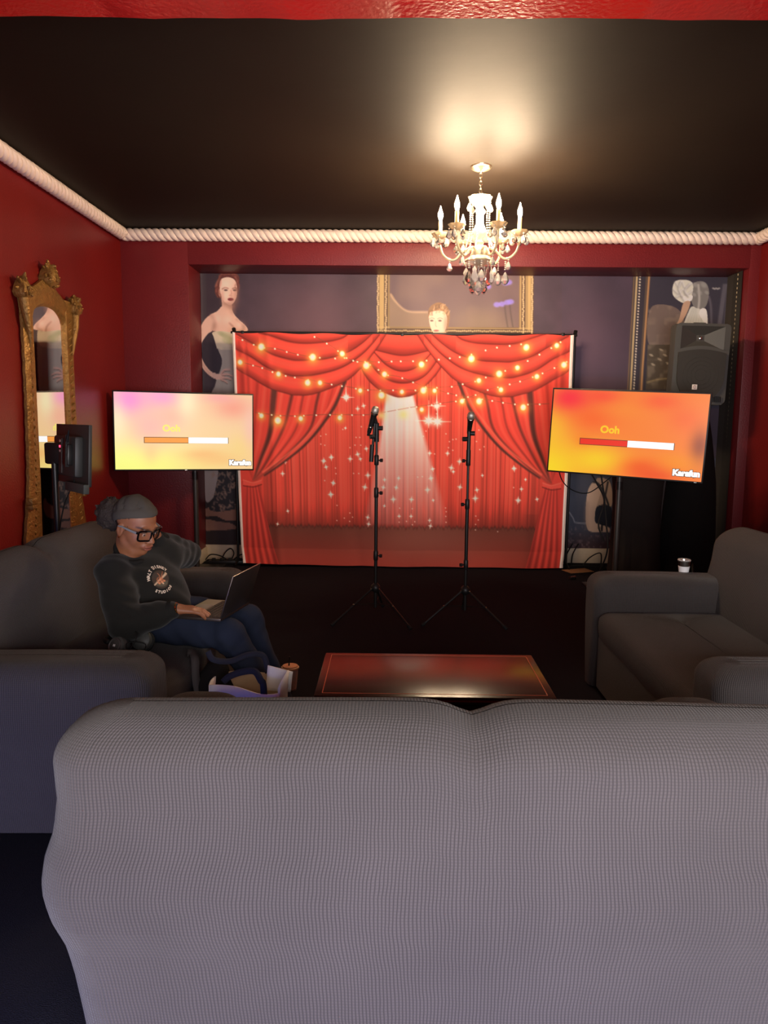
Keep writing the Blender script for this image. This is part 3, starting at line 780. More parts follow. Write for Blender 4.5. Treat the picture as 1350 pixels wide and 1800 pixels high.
# lower fringe of strands and big drops
for k in range(12):
    a = 2*math.pi*k/12+.1; rr = .088; c, s = math.cos(a), math.sin(a)
    nb = 4 if k % 2 else 2
    for i in range(nb): link('crystal_bead', bead, M_crystal, t, (rr*c, rr*s, -.632-i*.0125))
    link('crystal_drop', PD if k % 2 == 0 else DRb, CX[k % 3 == 1], t, (rr*c, rr*s, -.635-nb*.0125), (0, 0, a+math.pi/2))
for k in range(6):
    a = 2*math.pi*k/6+.4; rr = .045; c, s = math.cos(a), math.sin(a)
    for i in range(7): link('crystal_bead', bead, M_crystal, t, (rr*c, rr*s, -.66-i*.0125))
    link('crystal_drop', DRb, CX[k % 2], t, (rr*c, rr*s, -.745), (0, 0, a))
for k in range(2):
    for i in range(5):
        link('crystal_bead', bead, M_crystal, t, (.13+.045*k, -.02-.03*k, -.63-i*.0125))
    link('crystal_drop', DRb, M_crystal, t, (.13+.045*k, -.02-.03*k, -.695))
for i in range(8): link('crystal_bead', bead, M_crystal, t, (0, 0, -.665-i*.0125))
link('finial_drop', MB().lathe([(.0, -.765), (.01, -.775), (.022, -.80), (.024, -.815), (.012, -.838), (.0, -.848)], 8).mesh('finial_drop', 0), M_crystal, t)

# ---------------------------------------------------------------- small monitor on a pole in front of the mirror
t = thing('monitor_stand', 'slim black pole stand holding the small monitor behind the left sofa', 'stand', (-1.875, 4.10, 0))
link('pole', MB().tube([(0, 0, .02), (0, 0, 1.19)], .017, 12), M_black, t)
link('base_plate', MB().lathe([(.0, .0), (.16, .0), (.16, .012), (.0, .02)], 28), M_black, t)
link('bracket', MB().box((0, 0, 1.235), (.12, .03, .12), Matrix.Rotation(math.radians(-20), 4, 'Z'), bev=.012), M_blackp, t)
link('mount_arm', MB().tube([(.01, 0, 1.235), (.06, -.02, 1.235), (.09, -.035, 1.24)], .016, 8), M_blackp, t)
na = math.radians(41); R = Matrix.Rotation(na-math.pi/2, 4, 'Z')
t = thing('monitor', 'small dark flat monitor seen from its back beside the gilt mirror', 'monitor', (-1.765, 4.05, 1.235), (math.radians(-3), 0, na-math.pi/2))
# local: +y is the screen's facing, x along the panel
link('panel', MB().box((0, .018, 0), (.54, .018, .325), bev=.003), M_monitor, t)
link('rear_housing', MB().box((0, -.008, -.01), (.36, .05, .22), bev=.015), M_monitor, t)
link('screen', MB().add([(-.262, .0275, -.15), (.262, .0275, -.15), (.262, .0275, .152), (-.262, .0275, .152)], [(0, 3, 2, 1)]), mat('orange_monitor_glow', (0, 0, 0, 1), .3, emit=rgb(250, 130, 60), estr=1.0), t)
link('lower_chin', MB().box((.12, -.0, -.175), (.30, .03, .05), bev=.003), mat('grey_plastic', rgb(72, 76, 72), .6), t)
pp = link('port_panel', MB().box((-.04, -.036, -.01), (.05, .008, .19), bev=.002), mat('dark_port_panel', rgb(60, 48, 44), .5), t)
for i, (dz, m) in enumerate(((.07, M_bar_d), (.04, M_led), (.015, M_bar_d))):
    link('indicator' if i == 1 else 'port', MB().box((-.04, -.041, dz), (.016, .004, .012)), M_led if i == 1 else mat('socket_metal', rgb(190, 150, 140), .35), pp)
link('mount_plate', MB().box((.10, -.045, .0), (.09, .025, .11), bev=.004).box((.12, -.055, .02), (.02, .02, .17)), M_black, t)
link('antenna', MB().tube([(.14, -.06, .07), (.17, -.06, .13)], [.008, .004], 8), M_blackp, t)
cb = catmull([(-1.715, 4.02, 1.13), (-1.76, 4.0, 1.02), (-1.81, 4.03, .92), (-1.85, 4.06, .75), (-1.86, 4.08, .4), (-1.9, 4.15, .01)], 8)
link('power_cable', MB().tube(cb, .004, 6), M_rubber, None, label='thin dark cable hanging from the small monitor down its pole', cat='cable')
# ---------------------------------------------------------------- printed stage-curtain backdrop
def paint_backdrop():
    c = Canvas(409, 584, 1007, 1004, (214, 56, 46), 2)
    X, Y = c.X, c.Y
    r = np.random.default_rng(11)
    # pleated rear curtain
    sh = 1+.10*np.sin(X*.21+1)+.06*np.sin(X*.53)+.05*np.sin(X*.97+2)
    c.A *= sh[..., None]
    x = 470.0
    while x < 950:
        c.line([(x, 640), (x+r.uniform(-1, 1), 780), (x+r.uniform(-2, 2), 932)], r.uniform(.8, 1.6), (112, 16, 16), r.uniform(.45, .9), soft=.8)
        if r.random() < .6: c.line([(x+3, 640), (x+3, 932)], 2.2, (240, 84, 66), .35, soft=1.6)
        x += r.choice([4.5, 6, 9, 12, 16, 21])
    # fade towards the hem of the rear curtain and at both sides
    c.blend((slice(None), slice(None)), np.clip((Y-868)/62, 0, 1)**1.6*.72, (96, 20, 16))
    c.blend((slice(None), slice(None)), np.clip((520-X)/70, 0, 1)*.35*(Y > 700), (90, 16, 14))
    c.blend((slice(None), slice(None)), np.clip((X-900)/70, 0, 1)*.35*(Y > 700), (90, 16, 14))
    # stage floor
    edge = 931+1.6*np.sin(X*.9)+1.4*np.sin(X*.37+1)+1.2*np.sin(X*2.1)
    tfl = np.clip((Y-931)/65, 0, 1)[..., None]
    flo = np.array((92, 34, 28))*(1-tfl)+np.array((142, 38, 32))*tfl
    g = np.exp(-(((X-742)/115)**2+((Y-955)/42)**2))[..., None]
    flo = flo*(1-.45*g)+np.array((150, 84, 74))*.45*g
    msk = (Y > edge)[..., None]; c.A[:] = np.where(msk, flo, c.A)
    c.blend((slice(None), slice(None)), np.exp(-((Y-edge)/2.5)**2)*.5, (60, 14, 12))
    # light beam
    ty = np.clip((Y-690)/245, 0, 1)
    xl = 676-34*ty-10*ty**2; xr = 729+70*ty
    ms = np.clip((X-xl)/(5+8*ty), 0, 1)*np.clip((xr-X)/(5+8*ty), 0, 1)*(Y > 684)
    al = np.interp(ty, [0, .25, .45, .7, .95, 1], [.94, .86, .66, .48, .26, 0])*ms
    stripe = 1-.10*(np.sin(X*.7)+np.sin(X*.33))*np.clip(ty*1.5, 0, 1)
    tcol = np.stack([np.interp(ty, [0, .5, 1], [232, 232, 224]), np.interp(ty, [0, .5, 1], [212, 196, 150]), np.interp(ty, [0, .5, 1], [216, 196, 152])], -1)
    a = np.clip(al*stripe, 0, 1)[..., None]; c.A[:] = c.A*(1-a)+tcol*a
    # sparkles
    z4 = lambda p: (400+p[0]*.4593, 560+p[1]*.4593)
    z8 = lambda p: (540+p[0]*.3112, 680+p[1]*.3112)
    st8 = [(218, 50, 9), (283, 115, 6), (317, 98, 6), (280, 378, 7), (330, 345, 6), (126, 398, 7), (80, 420, 7), (236, 405, 7), (295, 405, 5), (95, 455, 6), (338, 500, 8), (320, 570, 8), (135, 548, 7), (120, 617, 8), (428, 570, 6), (503, 570, 6), (486, 640, 8), (592, 640, 7), (686, 583, 8), (705, 515, 7), (697, 368, 6), (715, 460, 6), (870, 415, 7), (823, 452, 8), (875, 565, 7), (965, 630, 9), (973, 580, 6), (335, 750, 6), (340, 790, 6), (705, 798, 6), (700, 765, 5), (800, 368, 6), (835, 475, 5), (1003, 495, 4), (1188, 455, 7), (1215, 640, 8), (435, 525, 5), (517, 515, 5), (590, 740, 5), (520, 740, 5), (433, 680, 4), (720, 645, 4)]
    st4 = [(197, 598, 8), (213, 748, 6), (172, 800, 6), (209, 552, 6), (385, 678, 8), (397, 633, 6), (391, 530, 7), (1140, 650, 7), (1130, 695, 8), (1203, 690, 7), (1108, 568, 7), (1155, 612, 5), (362, 545, 6), (448, 415, 5)]
    S = [z8(p)+(p[2]*.95,) for p in st8]+[z4(p)+(p[2]*.7,) for p in st4]
    dots = [(150, 460), (155, 680), (153, 770), (230, 725), (228, 775), (197, 755), (245, 750), (85, 535), (152, 493), (67, 275), (98, 265), (67, 322), (90, 328), (272, 280), (293, 280), (265, 325), (298, 325), (236, 340), (196, 235), (303, 218), (255, 490), (285, 490), (793, 690), (797, 712), (795, 740), (797, 775), (970, 735), (985, 758), (970, 785), (970, 818), (1102, 828), (1187, 565), (810, 300), (830, 288), (848, 285), (830, 350), (805, 335), (1010, 328), (985, 345), (965, 298), (948, 245), (978, 232), (790, 255), (675, 240), (520, 775), (563, 770), (598, 790), (612, 772), (523, 692), (597, 695), (655, 505), (628, 508), (725, 372), (735, 140), (660, 270)]
    S += [z8(p)+(2.4,) for p in dots]
    for (x, y, s) in S:
        col = (255, 226, 212)
        c.glow(x, y, s*.42, col, .85)
        if s > 3.2:
            tl = r.uniform(-.25, .25)
            for an, ln in ((tl, .75), (tl+math.pi/2, 1.0), (tl+math.pi, .75), (tl-math.pi/2, 1.0)):
                c.line([(x, y), (x+math.cos(an)*s*ln, y+math.sin(an)*s*ln)], 1, col, .9, soft=.6, taper=(1.6, .2))
    for (x, y, s) in (z8((690, 180))+(24,), z8((740, 185))+(24,), z8((735, 95))+(16,), z8((218, 50))+(14,)):
        c.glow(x, y, s*.32, (255, 238, 226), .95)
        for an, ln in ((0, 1), (math.pi/2, .55), (math.pi, 1), (-math.pi/2, 1.5), (.7, .35), (2.4, .35), (-.7, .4), (-2.4, .4)):
            c.line([(x, y), (x+math.cos(an)*s*ln, y+math.sin(an)*s*ln)], 1, (255, 232, 220), .9, soft=.8, taper=(2.2, .2))
    # tied-back side drapes
    for mir in (0, 1):
        mx = (lambda x: x) if not mir else (lambda x: 1413.5-x)
        q = lambda L: [(mx(x), y) for x, y in L]
        dr = (196, 44, 38)
        c.poly(q([(400, 640), (620, 640), (604, 672), (588, 708), (562, 745), (530, 782), (490, 814), (462, 834), (448, 848), (436, 854), (400, 852)]), dr, smooth=False)
        # folds converge on the tie
        for (x0, xm, ym, wd, col, al) in ((425, 424, 760, 7, (128, 18, 18), .6), (440, 432, 760, 5, (226, 66, 54), .5), (452, 440, 770, 6, (140, 20, 18), .6), (468, 450, 770, 7, (232, 74, 60), .55),
                                          (483, 470, 760, 12, (66, 20, 20), .95), (500, 478, 762, 6, (236, 80, 64), .6), (520, 494, 752, 6, (78, 20, 20), .9), (533, 508, 752, 5, (228, 66, 54), .6),
                                          (540, 515, 756, 3, (104, 18, 18), .8), (552, 524, 758, 6, (232, 74, 60), .55), (568, 540, 756, 4.5, (70, 20, 20), .95), (580, 552, 754, 6, (234, 78, 62), .55), (592, 560, 752, 3, (150, 24, 20), .6)):
            c.line(q([(x0, 655), ((x0+xm)/2+1, 705), (xm, ym), ((xm+440)/2-4, 812), (438, 850)]), wd, col, al, soft=2.2, taper=(wd, wd*.35))
        c.line(q([(606, 668), (588, 710), (562, 748), (530, 784), (490, 816), (458, 838)]), 5, (62, 22, 22), .95, soft=1.5, taper=(6, 3))
        c.line(q([(600, 664), (582, 706), (556, 743), (524, 779), (486, 810), (455, 832)]), 3, (238, 92, 72), .6, soft=1.5)
        # lower gathered part
        c.poly(q([(400, 850), (446, 848), (455, 900), (466, 950), (477, 1004), (400, 1004)]), (186, 40, 36), smooth=False)
        for i in range(9):
            xa = 426+i*2.4; xb = 420+i*6.4
            dk = i % 2 == 0
            c.line(q([(xa, 856), ((xa+xb)/2-1, 920), (xb, 1004)]), 4, (112, 16, 16) if dk else (222, 64, 54), .6, soft=2, taper=(1.5, 5))
        c.blend((slice(None), slice(None)), np.clip(np.exp(-(((X-mx(470))/10)**2))*(Y > 905)*.2, 0, 1), (60, 10, 10))
        c.poly(q([(418, 846), (436, 851), (452, 846), (452, 853), (436, 858), (418, 856)]), (208, 58, 50), smooth=False)
        c.line(q([(418, 858), (436, 860), (452, 855)]), 1.6, (96, 14, 14), .8)
        c.line(q([(418, 847), (436, 852), (452, 847)]), 1.2, (236, 96, 80), .7)
    # swags: nested arcs, each lit on top and darker towards its lower edge
    def swag(curves, x0, x1):
        xs = X[0]
        P = [catmull(cv, 10) for cv in curves]
        L = [np.interp(xs, p[:, 0], p[:, 1], left=-1, right=-1) for p in P]
        for k in range(len(P)-1, -1, -1):
            lo = L[k]; hi = L[k-1] if k else np.full_like(lo, 560)
            hi = np.where(hi < 0, 560, hi); ok = lo > 0
            t = (Y-hi)/np.maximum(lo-hi, 1)
            if k == 0: t = np.clip((Y-572)/np.maximum(lo-572, 1), 0, 1)
            t = np.clip(t, 0, 1)
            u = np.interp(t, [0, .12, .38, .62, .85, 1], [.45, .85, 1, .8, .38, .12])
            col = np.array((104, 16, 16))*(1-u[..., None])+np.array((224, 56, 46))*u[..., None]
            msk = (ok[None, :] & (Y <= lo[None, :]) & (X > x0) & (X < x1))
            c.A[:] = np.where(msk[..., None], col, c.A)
            for i in range(len(P[k])-1): pass
            c.line(P[k], 1.4, (70, 10, 10), .7, smooth=False, soft=1.2)
    ctr = [[(640, 606), (668, 614), (708, 620), (748, 614), (776, 606)], [(640, 592), (655, 612), (680, 638), (708, 648), (738, 638), (762, 612), (776, 592)],
           [(634, 600), (645, 626), (672, 658), (708, 669), (745, 658), (770, 628), (782, 600)], [(622, 600), (637, 648), (660, 677), (690, 692), (710, 694), (736, 685), (772, 648), (792, 600)]]
    swag(ctr, 615, 800)
    lf = [[(455, 584), (476, 590), (506, 598), (542, 601), (575, 599), (600, 592), (612, 584)], [(415, 586), (426, 592), (450, 606), (478, 622), (510, 630), (530, 631), (570, 629), (608, 617), (636, 600), (655, 584)],
          [(405, 606), (414, 613), (440, 626), (470, 646), (500, 656), (520, 659), (556, 656), (600, 643), (640, 616), (668, 586)], [(405, 640), (420, 652), (436, 661), (470, 681), (500, 690), (518, 693), (552, 690), (604, 669), (637, 641), (664, 608), (680, 584)]]
    swag(lf, 400, 682)
    swag([[(1413.5-x, y) for x, y in cv][::-1] for cv in lf], 732, 1010)
    # vertical gathers at the outer ends
    for mx in ((lambda x: x), (lambda x: 1413.5-x)):
        for (x, w2, col, al) in ((420, 6, (120, 18, 18), .4), (428, 4, (226, 66, 54), .4), (433, 3, (120, 18, 18), .4)):
            c.line([(mx(x), 600), (mx(x+1), 690)], w2, col, al, soft=3)
    # string lights
    a5 = lambda L: [(400+x*.237, 570+y*.237) for x, y in L]
    a6 = lambda L: [(700+x*.237, 570+y*.237) for x, y in L]
    wires = [a5([(75, 95), (250, 165), (362, 178), (472, 203), (632, 232), (812, 240), (915, 222)]),
             a5([(640, 78), (716, 120), (793, 165), (850, 205), (915, 250), (1030, 270), (1120, 320), (1170, 355), (1270, 370)])+a6([(100, 405), (190, 440), (390, 495), (530, 520), (710, 547), (860, 570), (1010, 573), (1130, 570)]),
             a5([(60, 270), (240, 315), (373, 365), (446, 377), (590, 400), (745, 430), (870, 447), (1000, 468), (1140, 474), (1250, 470)])+a6([(80, 470), (130, 470), (190, 455), (373, 445), (480, 422), (600, 395), (705, 350), (830, 310), (946, 258), (1025, 217), (1115, 168), (1215, 98)]),
             a5([(190, 655), (420, 676), (600, 667), (800, 660), (1000, 660), (1100, 650), (1350, 603)])+a6([(100, 600), (345, 565), (480, 540), (600, 495), (677, 463), (815, 427), (955, 387), (1085, 338), (1165, 300), (1250, 255)]),
             a5([(915, 250), (1060, 262), (1160, 262), (1245, 253)])+a6([(75, 252), (253, 247), (361, 232), (461, 218), (545, 200), (650, 173), (745, 148), (860, 130), (950, 120)])]
    for wv in wires:
        c.line(wv, .9, (92, 52, 36), .75, soft=.7)
        p = catmull(wv, 12); d = np.r_[0, np.cumsum(np.hypot(*np.diff(p, axis=0).T))]
        for s in np.arange(6, d[-1], 21):
            s += r.uniform(-4, 4)
            c.ell(np.interp(s, d, p[:, 0]), np.interp(s, d, p[:, 1])+.8, 1.5, 1.5, (255, 226, 200), .95, .5)
    B = a5([(250, 165), (632, 235), (852, 205), (1030, 290), (1165, 355), (373, 365), (590, 425), (683, 425), (983, 478), (1142, 512), (1295, 485), (233, 678), (357, 712), (530, 695), (827, 685), (88, 280)])+a6([(175, 280), (545, 235), (950, 152), (1173, 138), (755, 347), (890, 300), (603, 398), (1035, 368), (770, 465), (190, 473), (273, 475), (480, 552), (607, 552), (940, 597), (1232, 280), (178, 617)])
    rad = [25, 25, 20, 25, 20, 18, 22, 17, 16, 25, 16, 18, 25, 18, 18, 18, 22, 25, 23, 18, 24, 18, 18, 18, 18, 24, 16, 18, 23, 22, 22, 16]
    for (x, y), q in zip(B, rad):
        q *= .237
        c.glow(x, y+q*.3, q*2.3, (236, 116, 40), .42); c.glow(x, y+.3*q, q*1.5, (255, 170, 66), .7)
        c.ell(x, y, q*.9, q*1.0, (255, 228, 164), .95, .5); c.ell(x-.3, y-.4, q*.55, q*.6, (255, 242, 205), .9, .6)
    for (x, y) in a5([(1140, 665), (1305, 655)]): c.glow(x, y, 9, (250, 206, 130), .6); c.glow(x, y, 4, (255, 196, 120), .5)
    # selvedge left white
    wl = np.where(Y < 1000, 414.5+(Y-586)*.002, 416); c.blend((slice(None), slice(None)), (X < 413.5)*1.0, (240, 226, 218)); c.blend((slice(None), slice(None)), (X > 1001.5)*1.0, (240, 226, 218))
    return c.out()
BK = paint_backdrop()*.93+np.array((14, 21, 17))
bh, bw = BK.shape[:2]
u = np.linspace(0, 1, bw)[None, :]; v = np.linspace(0, 1, bh)[:, None]      # v down
xl = np.interp(v, [0, .5, .93, 1], [-1.512, -1.482, -1.455, -1.425]); xr = np.interp(v, [0, .5, .93, 1], [1.700, 1.697, 1.690, 1.665])
Xb = xl*(1-u)+xr*u
wr = .010*np.sin(u*31+v*2)*v+.008*np.sin(u*17-v*5+1)+.006*np.sin(v*19+u*6)*np.sin(u*9)+.012*np.exp(-((u-.27-.1*v)/.02)**2)*v-.01*np.exp(-((u-.10-.02*v)/.012)**2)
Yb = 7.125-.03*v+wr-.05*np.clip(v-.93, 0, 1)/.07
sag = .012*np.sin(u*math.pi)*(1-v)+.006*np.sin(u*40)*(1-v)**8
lift = (.012+.02*np.cos(u*math.pi*1.3)**2*(u < .4))*v**6
Zb = 2.228*(1-v)+.006-sag+lift*0.8+np.zeros_like(u)
P = np.stack([Xb+np.zeros_like(v), Yb, Zb], -1)
t = thing('stage_backdrop', 'red stage curtain print with string lights hung in the alcove', 'backdrop', (0, 0, 0))
t['kind'] = 'thing'
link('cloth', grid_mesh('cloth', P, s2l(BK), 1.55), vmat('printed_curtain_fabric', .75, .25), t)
for xe, nm in ((0, 'hem'), (-1, 'hem')):
    pts = [tuple(P[i, xe]+np.array([.006 if xe == 0 else -.006, -.004, 0])) for i in range(0, bh, 12)]+[tuple(P[bh-1, xe])]
    link('hem', MB().tube(pts, .009, 6), M_hemw, t)
link('hanging_rail', MB().tube([(-1.53, 7.145, 2.235), (1.74, 7.145, 2.232)], .012, 10), M_black, t)
for px in (-1.50, 1.722):
    link('upright_pole', MB().tube([(px, 7.16, .02), (px, 7.16, 2.25)], .013, 10).tube([(px, 7.16, 2.23), (px, 7.13, 2.27)], .018, 8), M_black, t)
    link('foot', MB().tube([(px, 7.02, .012), (px, 7.16, .05), (px, 7.34, .012)], .012, 8), M_black, t)
for uu in (.03, .5, .97):
    i = int(uu*(bw-1)); link('clip', MB().box(tuple(P[0, i]+np.array([0, .012, .008])), (.03, .03, .03), bev=.005), M_blackp, t)

# ---------------------------------------------------------------- photo mural behind the backdrop
def paint_mural():
    c = Canvas(338, 470, 1290, 972, (60, 46, 54), 2)
    X, Y = c.X, c.Y; ALL = (slice(None), slice(None))
    n1 = vnoise(X+500, Y+300, 3, 60)*.6+vnoise(X, Y, 5, 22)*.3+vnoise(X, Y, 6, 8)*.1
    c.A[:] = np.array((52, 40, 48))+(n1[..., None]-.5)*np.array((26, 20, 22))
    g = np.exp(-(((X-560)/110)**2+((Y-570)/90)**2))*.55; c.blend(ALL, g, (98, 62, 66))
    g = np.exp(-(((X-1040)/60)**2+((Y-600)/80)**2))*.6; c.blend(ALL, g, (96, 66, 76))
    c.blend(ALL, np.clip((440-X)/50, 0, 1)*.6, (34, 26, 30))
    # dark drapery streaks at the far left
    for x, w2, col in ((349, 4, (70, 66, 60)), (354, 2, (92, 86, 78)), (359, 3, (58, 54, 52)), (345, 2, (26, 20, 22))):
        c.line([(x, 476), (x+1, 560), (x-2, 690), (x, 830)], w2, col, .6, soft=3)
    f = lambda L: [(340+x*.1278, 470+y*.1278) for x, y in L]
    hair = (74, 34, 30); skin = (214, 168, 140); skin2 = (164, 112, 90)
    # standing woman in a pale gown, hand on hip
    c.poly(f([(360, 110), (430, 60), (540, 55), (625, 110), (632, 230), (600, 330), (560, 380), (420, 400), (340, 400), (300, 330), (300, 240), (330, 170)]), hair)
    c.line(f([(380, 90), (450, 60), (530, 75), (600, 120)]), 3, (150, 84, 62), .6, soft=2); c.line(f([(310, 250), (330, 200), (360, 160)]), 3, (170, 110, 84), .6, soft=2)
    c.poly(f([(262, 1740), (300, 1590), (330, 1480), (372, 1380), (396, 1240), (340, 1090), (262, 880), (400, 850), (560, 870), (700, 880), (720, 1900), (520, 1900)]), (158, 146, 128))
    c.poly(f([(262, 870), (400, 845), (560, 868), (690, 872), (660, 1070), (350, 1090), (300, 990)]), (196, 180, 146))
    for (x, y, rr) in ((420, 900, 9), (480, 930, 10), (450, 980, 8), (520, 960, 8), (380, 880, 7), (500, 1000, 6)): c.ell(*f([(x, y)])[0], rr*.9, rr*.5, (140, 140, 92), .45, .9, .5)
    for i in range(6): c.line(f([(430+i*40, 1080), (420+i*45, 1400), (380+i*60, 1800)]), 3, (112, 104, 96), .3, soft=4)
    c.poly(f([(390, 520), (330, 580), (250, 620), (170, 680), (110, 770), (70, 860), (55, 1000), (58, 1150), (90, 1290), (190, 1420), (310, 1500), (400, 1490), (430, 1430), (320, 1425), (190, 1330), (110, 1200), (90, 1080), (130, 980), (200, 885), (265, 835), (300, 700)]), skin, n=10)
    c.poly(f([(392, 380), (392, 520), (300, 600), (230, 640), (240, 800), (275, 845), (420, 850), (560, 870), (650, 860), (750, 840), (730, 780), (640, 700), (580, 640), (540, 570), (520, 470)]), skin)
    c.line(f([(440, 470), (520, 500), (545, 590)]), 6, skin2, .55, soft=5); c.line(f([(500, 740), (560, 800), (580, 860)]), 2, (150, 92, 72), .8, soft=2)
    c.line(f([(250, 640), (300, 720), (270, 830)]), 3, skin2, .6, soft=4); c.line(f([(600, 690), (700, 800), (640, 860)]), 2, skin2, .6, soft=3)
    c.line(f([(60, 1050), (100, 1250), (220, 1420)]), 3, (150, 100, 80), .5, soft=3)
    c.poly(f([(100, 1060), (190, 910), (258, 880), (330, 1090), (396, 1230), (370, 1380), (330, 1420), (240, 1390), (140, 1260)]), (38, 30, 36))
    c.poly(f([(365, 190), (400, 145), (490, 130), (575, 170), (605, 280), (592, 400), (545, 480), (490, 495), (430, 455), (388, 390), (365, 300)]), (232, 186, 158))
    c.poly(f([(365, 290), (350, 300), (352, 370), (378, 388)]), skin2)
    c.line(f([(400, 285), (440, 266), (480, 278)]), 1.6, (96, 56, 42), .8, soft=1); c.line(f([(540, 280), (575, 268), (598, 280)]), 1.6, (96, 56, 42), .8, soft=1)
    for x in (448, 572): c.ell(*f([(x, 300)])[0], 3.3, 1.7, (60, 44, 40), .9, .6)
    c.line(f([(520, 300), (525, 350), (500, 372), (528, 378)]), 1.5, (176, 118, 96), .7, soft=1.2)
    c.ell(*f([(515, 422)])[0], 5.2, 2.6, (92, 18, 26), .95, .4)
    c.blend(ALL, np.exp(-(((X-409)/5)**2+((Y-520)/14)**2))*.25, (150, 96, 78))
    for L in (((390, 1420), (430, 1375), (505, 1366)), ((400, 1440), (470, 1430), (540, 1460)), ((390, 1480), (460, 1480), (520, 1500)), ((380, 1500), (430, 1520), (470, 1545))):
        c.line(f(L), 3.4, (206, 152, 128), .95, soft=1, taper=(4, 2)); c.line([(x, y+2.2) for x, y in f(L)], 1, (70, 46, 42), .8, soft=1)
    # waves of hair, side shading of the face, neck and arm
    r = np.random.default_rng(8)
    for (x0, y0, x1, y1) in [(380, 150, 330, 330), (372, 120, 420, 60), (420, 90, 520, 60), (500, 80, 600, 130), (590, 120, 632, 240), (345, 200, 310, 300), (320, 250, 330, 390), (610, 200, 600, 330), (450, 60, 560, 90), (360, 160, 400, 100), (540, 100, 610, 180), (330, 330, 370, 395)]:
        for q in range(3):
            o = r.uniform(-14, 14, 4); cx_, cy_ = (x0+x1)/2+r.uniform(-30, 30), (y0+y1)/2+r.uniform(-30, 10)
            tone = [(150, 84, 64), (112, 56, 44), (44, 20, 20)][q]
            c.line(f([(x0+o[0], y0+o[1]), (cx_, cy_), (x1+o[2], y1+o[3])]), 1.6, tone, .55, soft=1.4, taper=(2.2, .6))
    for (x, y, rx, ry, a) in ((596, 330, 5, 16, .55), (560, 450, 7, 6, .35), (400, 400, 4, 10, .35), (520, 520, 9, 5, .5), (470, 480, 9, 4, .45), (85, 900, 4, 16, .4), (290, 770, 5, 10, .35), (690, 780, 6, 8, .3)):
        px, py = f([(x, y)])[0]; c.blend(ALL, np.exp(-(((X-px)/rx)**2+((Y-py)/ry)**2))*a*((X > 345) & (X < 440)), (136, 88, 70))
    for (x, y, rx, ry, a) in ((450, 220, 7, 6, .5), (440, 370, 4, 5, .35), (330, 690, 9, 6, .4), (470, 700, 7, 8, .35), (640, 760, 6, 5, .4)):
        px, py = f([(x, y)])[0]; c.glow(px, py, (rx+ry)/2, (246, 206, 178), a)
    # gilt picture frame with a short-haired sitter
    h = lambda L: [(650+x*.2296, 470+y*.2296) for x, y in L]
    c.poly(h([(60, -10), (1260, -10), (1262, 560), (60, 560)]), (96, 76, 70), smooth=False)
    nn = vnoise(X+100, Y, 9, 30)
    sl, ins = c.poly(h([(160, 40), (1160, 40), (1160, 440), (160, 440)]), (90, 70, 70), smooth=False)
    c.poly(h([(165, 190), (230, 270), (300, 315), (420, 322), (480, 340), (560, 440), (560, 450), (165, 445)]), (146, 120, 84), .55)
    g = np.exp(-(((X-850)/55)**2+((Y-562)/26)**2))*.75; c.blend(sl, (g[sl])*ins, (124, 102, 78))
    c.blend(sl, ins*(nn[sl]-.5)*.5, (150, 120, 92))
    c.line(h([(165, 190), (200, 240), (290, 312), (420, 320), (520, 318)]), 2.2, (208, 170, 122), .7, soft=2)
    for (x, y) in ((980, 262), (1020, 258), (1060, 245), (1085, 240), (860, 120), (910, 128), (1045, 100), (1070, 95)): c.ell(*h([(x, y)])[0], 6, 4.5, (126, 108, 196), .85, .6)
    for x in (1040, 1080): c.line(h([(x, 270), (x+10, 350), (x+40, 520)]), 1.6, (50, 44, 42), .6, soft=1.5)
    gold, gdk = (178, 146, 86), (66, 46, 34)
    bars = [([(62, -10), (62, 560)], 3), ([(152, -10), (152, 450)], 2), ([(1155, -10), (1155, 450)], 2), ([(1258, -10), (1258, 560)], 3)]
    for xa, xb in ((60, 160), (1150, 1262)): c.poly(h([(xa, -10), (xb, -10), (xb, 560), (xa, 560)]), gdk, smooth=False)
    c.poly(h([(60, 432), (1262, 432), (1262, 560), (60, 560)]), gdk, smooth=False)
    for x, w2 in ((95, 8), (110, 2), (152, 2), (1160, 3), (1228, 7), (1205, 2)): c.line(h([(x, -10), (x, 440)]), w2, gold, .9, soft=1.5)
    for y, w2 in ((437, 2), (490, 4), (512, 5), (535, 3)): c.line(h([(70, y), (1250, y+4)]), w2, gold, .85, soft=1.5)
    r = np.random.default_rng(2)
    for y in range(0, 540, 14):
        for x in (68, 130, 1182, 1250): c.ell(*h([(x+r.uniform(-3, 3), y)])[0], 1.5, 1.5, (214, 184, 124), .85, .7)
    for x in range(75, 1250, 15):
        for y in (462, 522): c.ell(*h([(x, y+r.uniform(-3, 3))])[0], 1.6, 1.4, (206, 174, 112), .8, .7)
    c.poly(h([(600, 560), (600, 490), (680, 480), (760, 500), (820, 545), (820, 570)]), (34, 28, 30))
    c.poly(h([(470, 570), (490, 480), (590, 470), (625, 560)]), (216, 172, 140)); c.poly(h([(575, 560), (600, 480), (628, 520), (632, 570)]), (226, 214, 200), smooth=False)
    c.poly(h([(455, 330), (470, 280), (530, 248), (590, 270), (620, 330), (612, 420), (590, 440), (470, 380)]), (122, 86, 56))
    pass
    c.poly(h([(462, 340), (490, 315), (560, 312), (595, 345), (596, 420), (575, 475), (530, 495), (490, 470), (466, 410)]), (228, 186, 154))
    c.blend(ALL, np.exp(-(((X-785)/3.2)**2+((Y-570)/12)**2))*.35, (160, 110, 84))
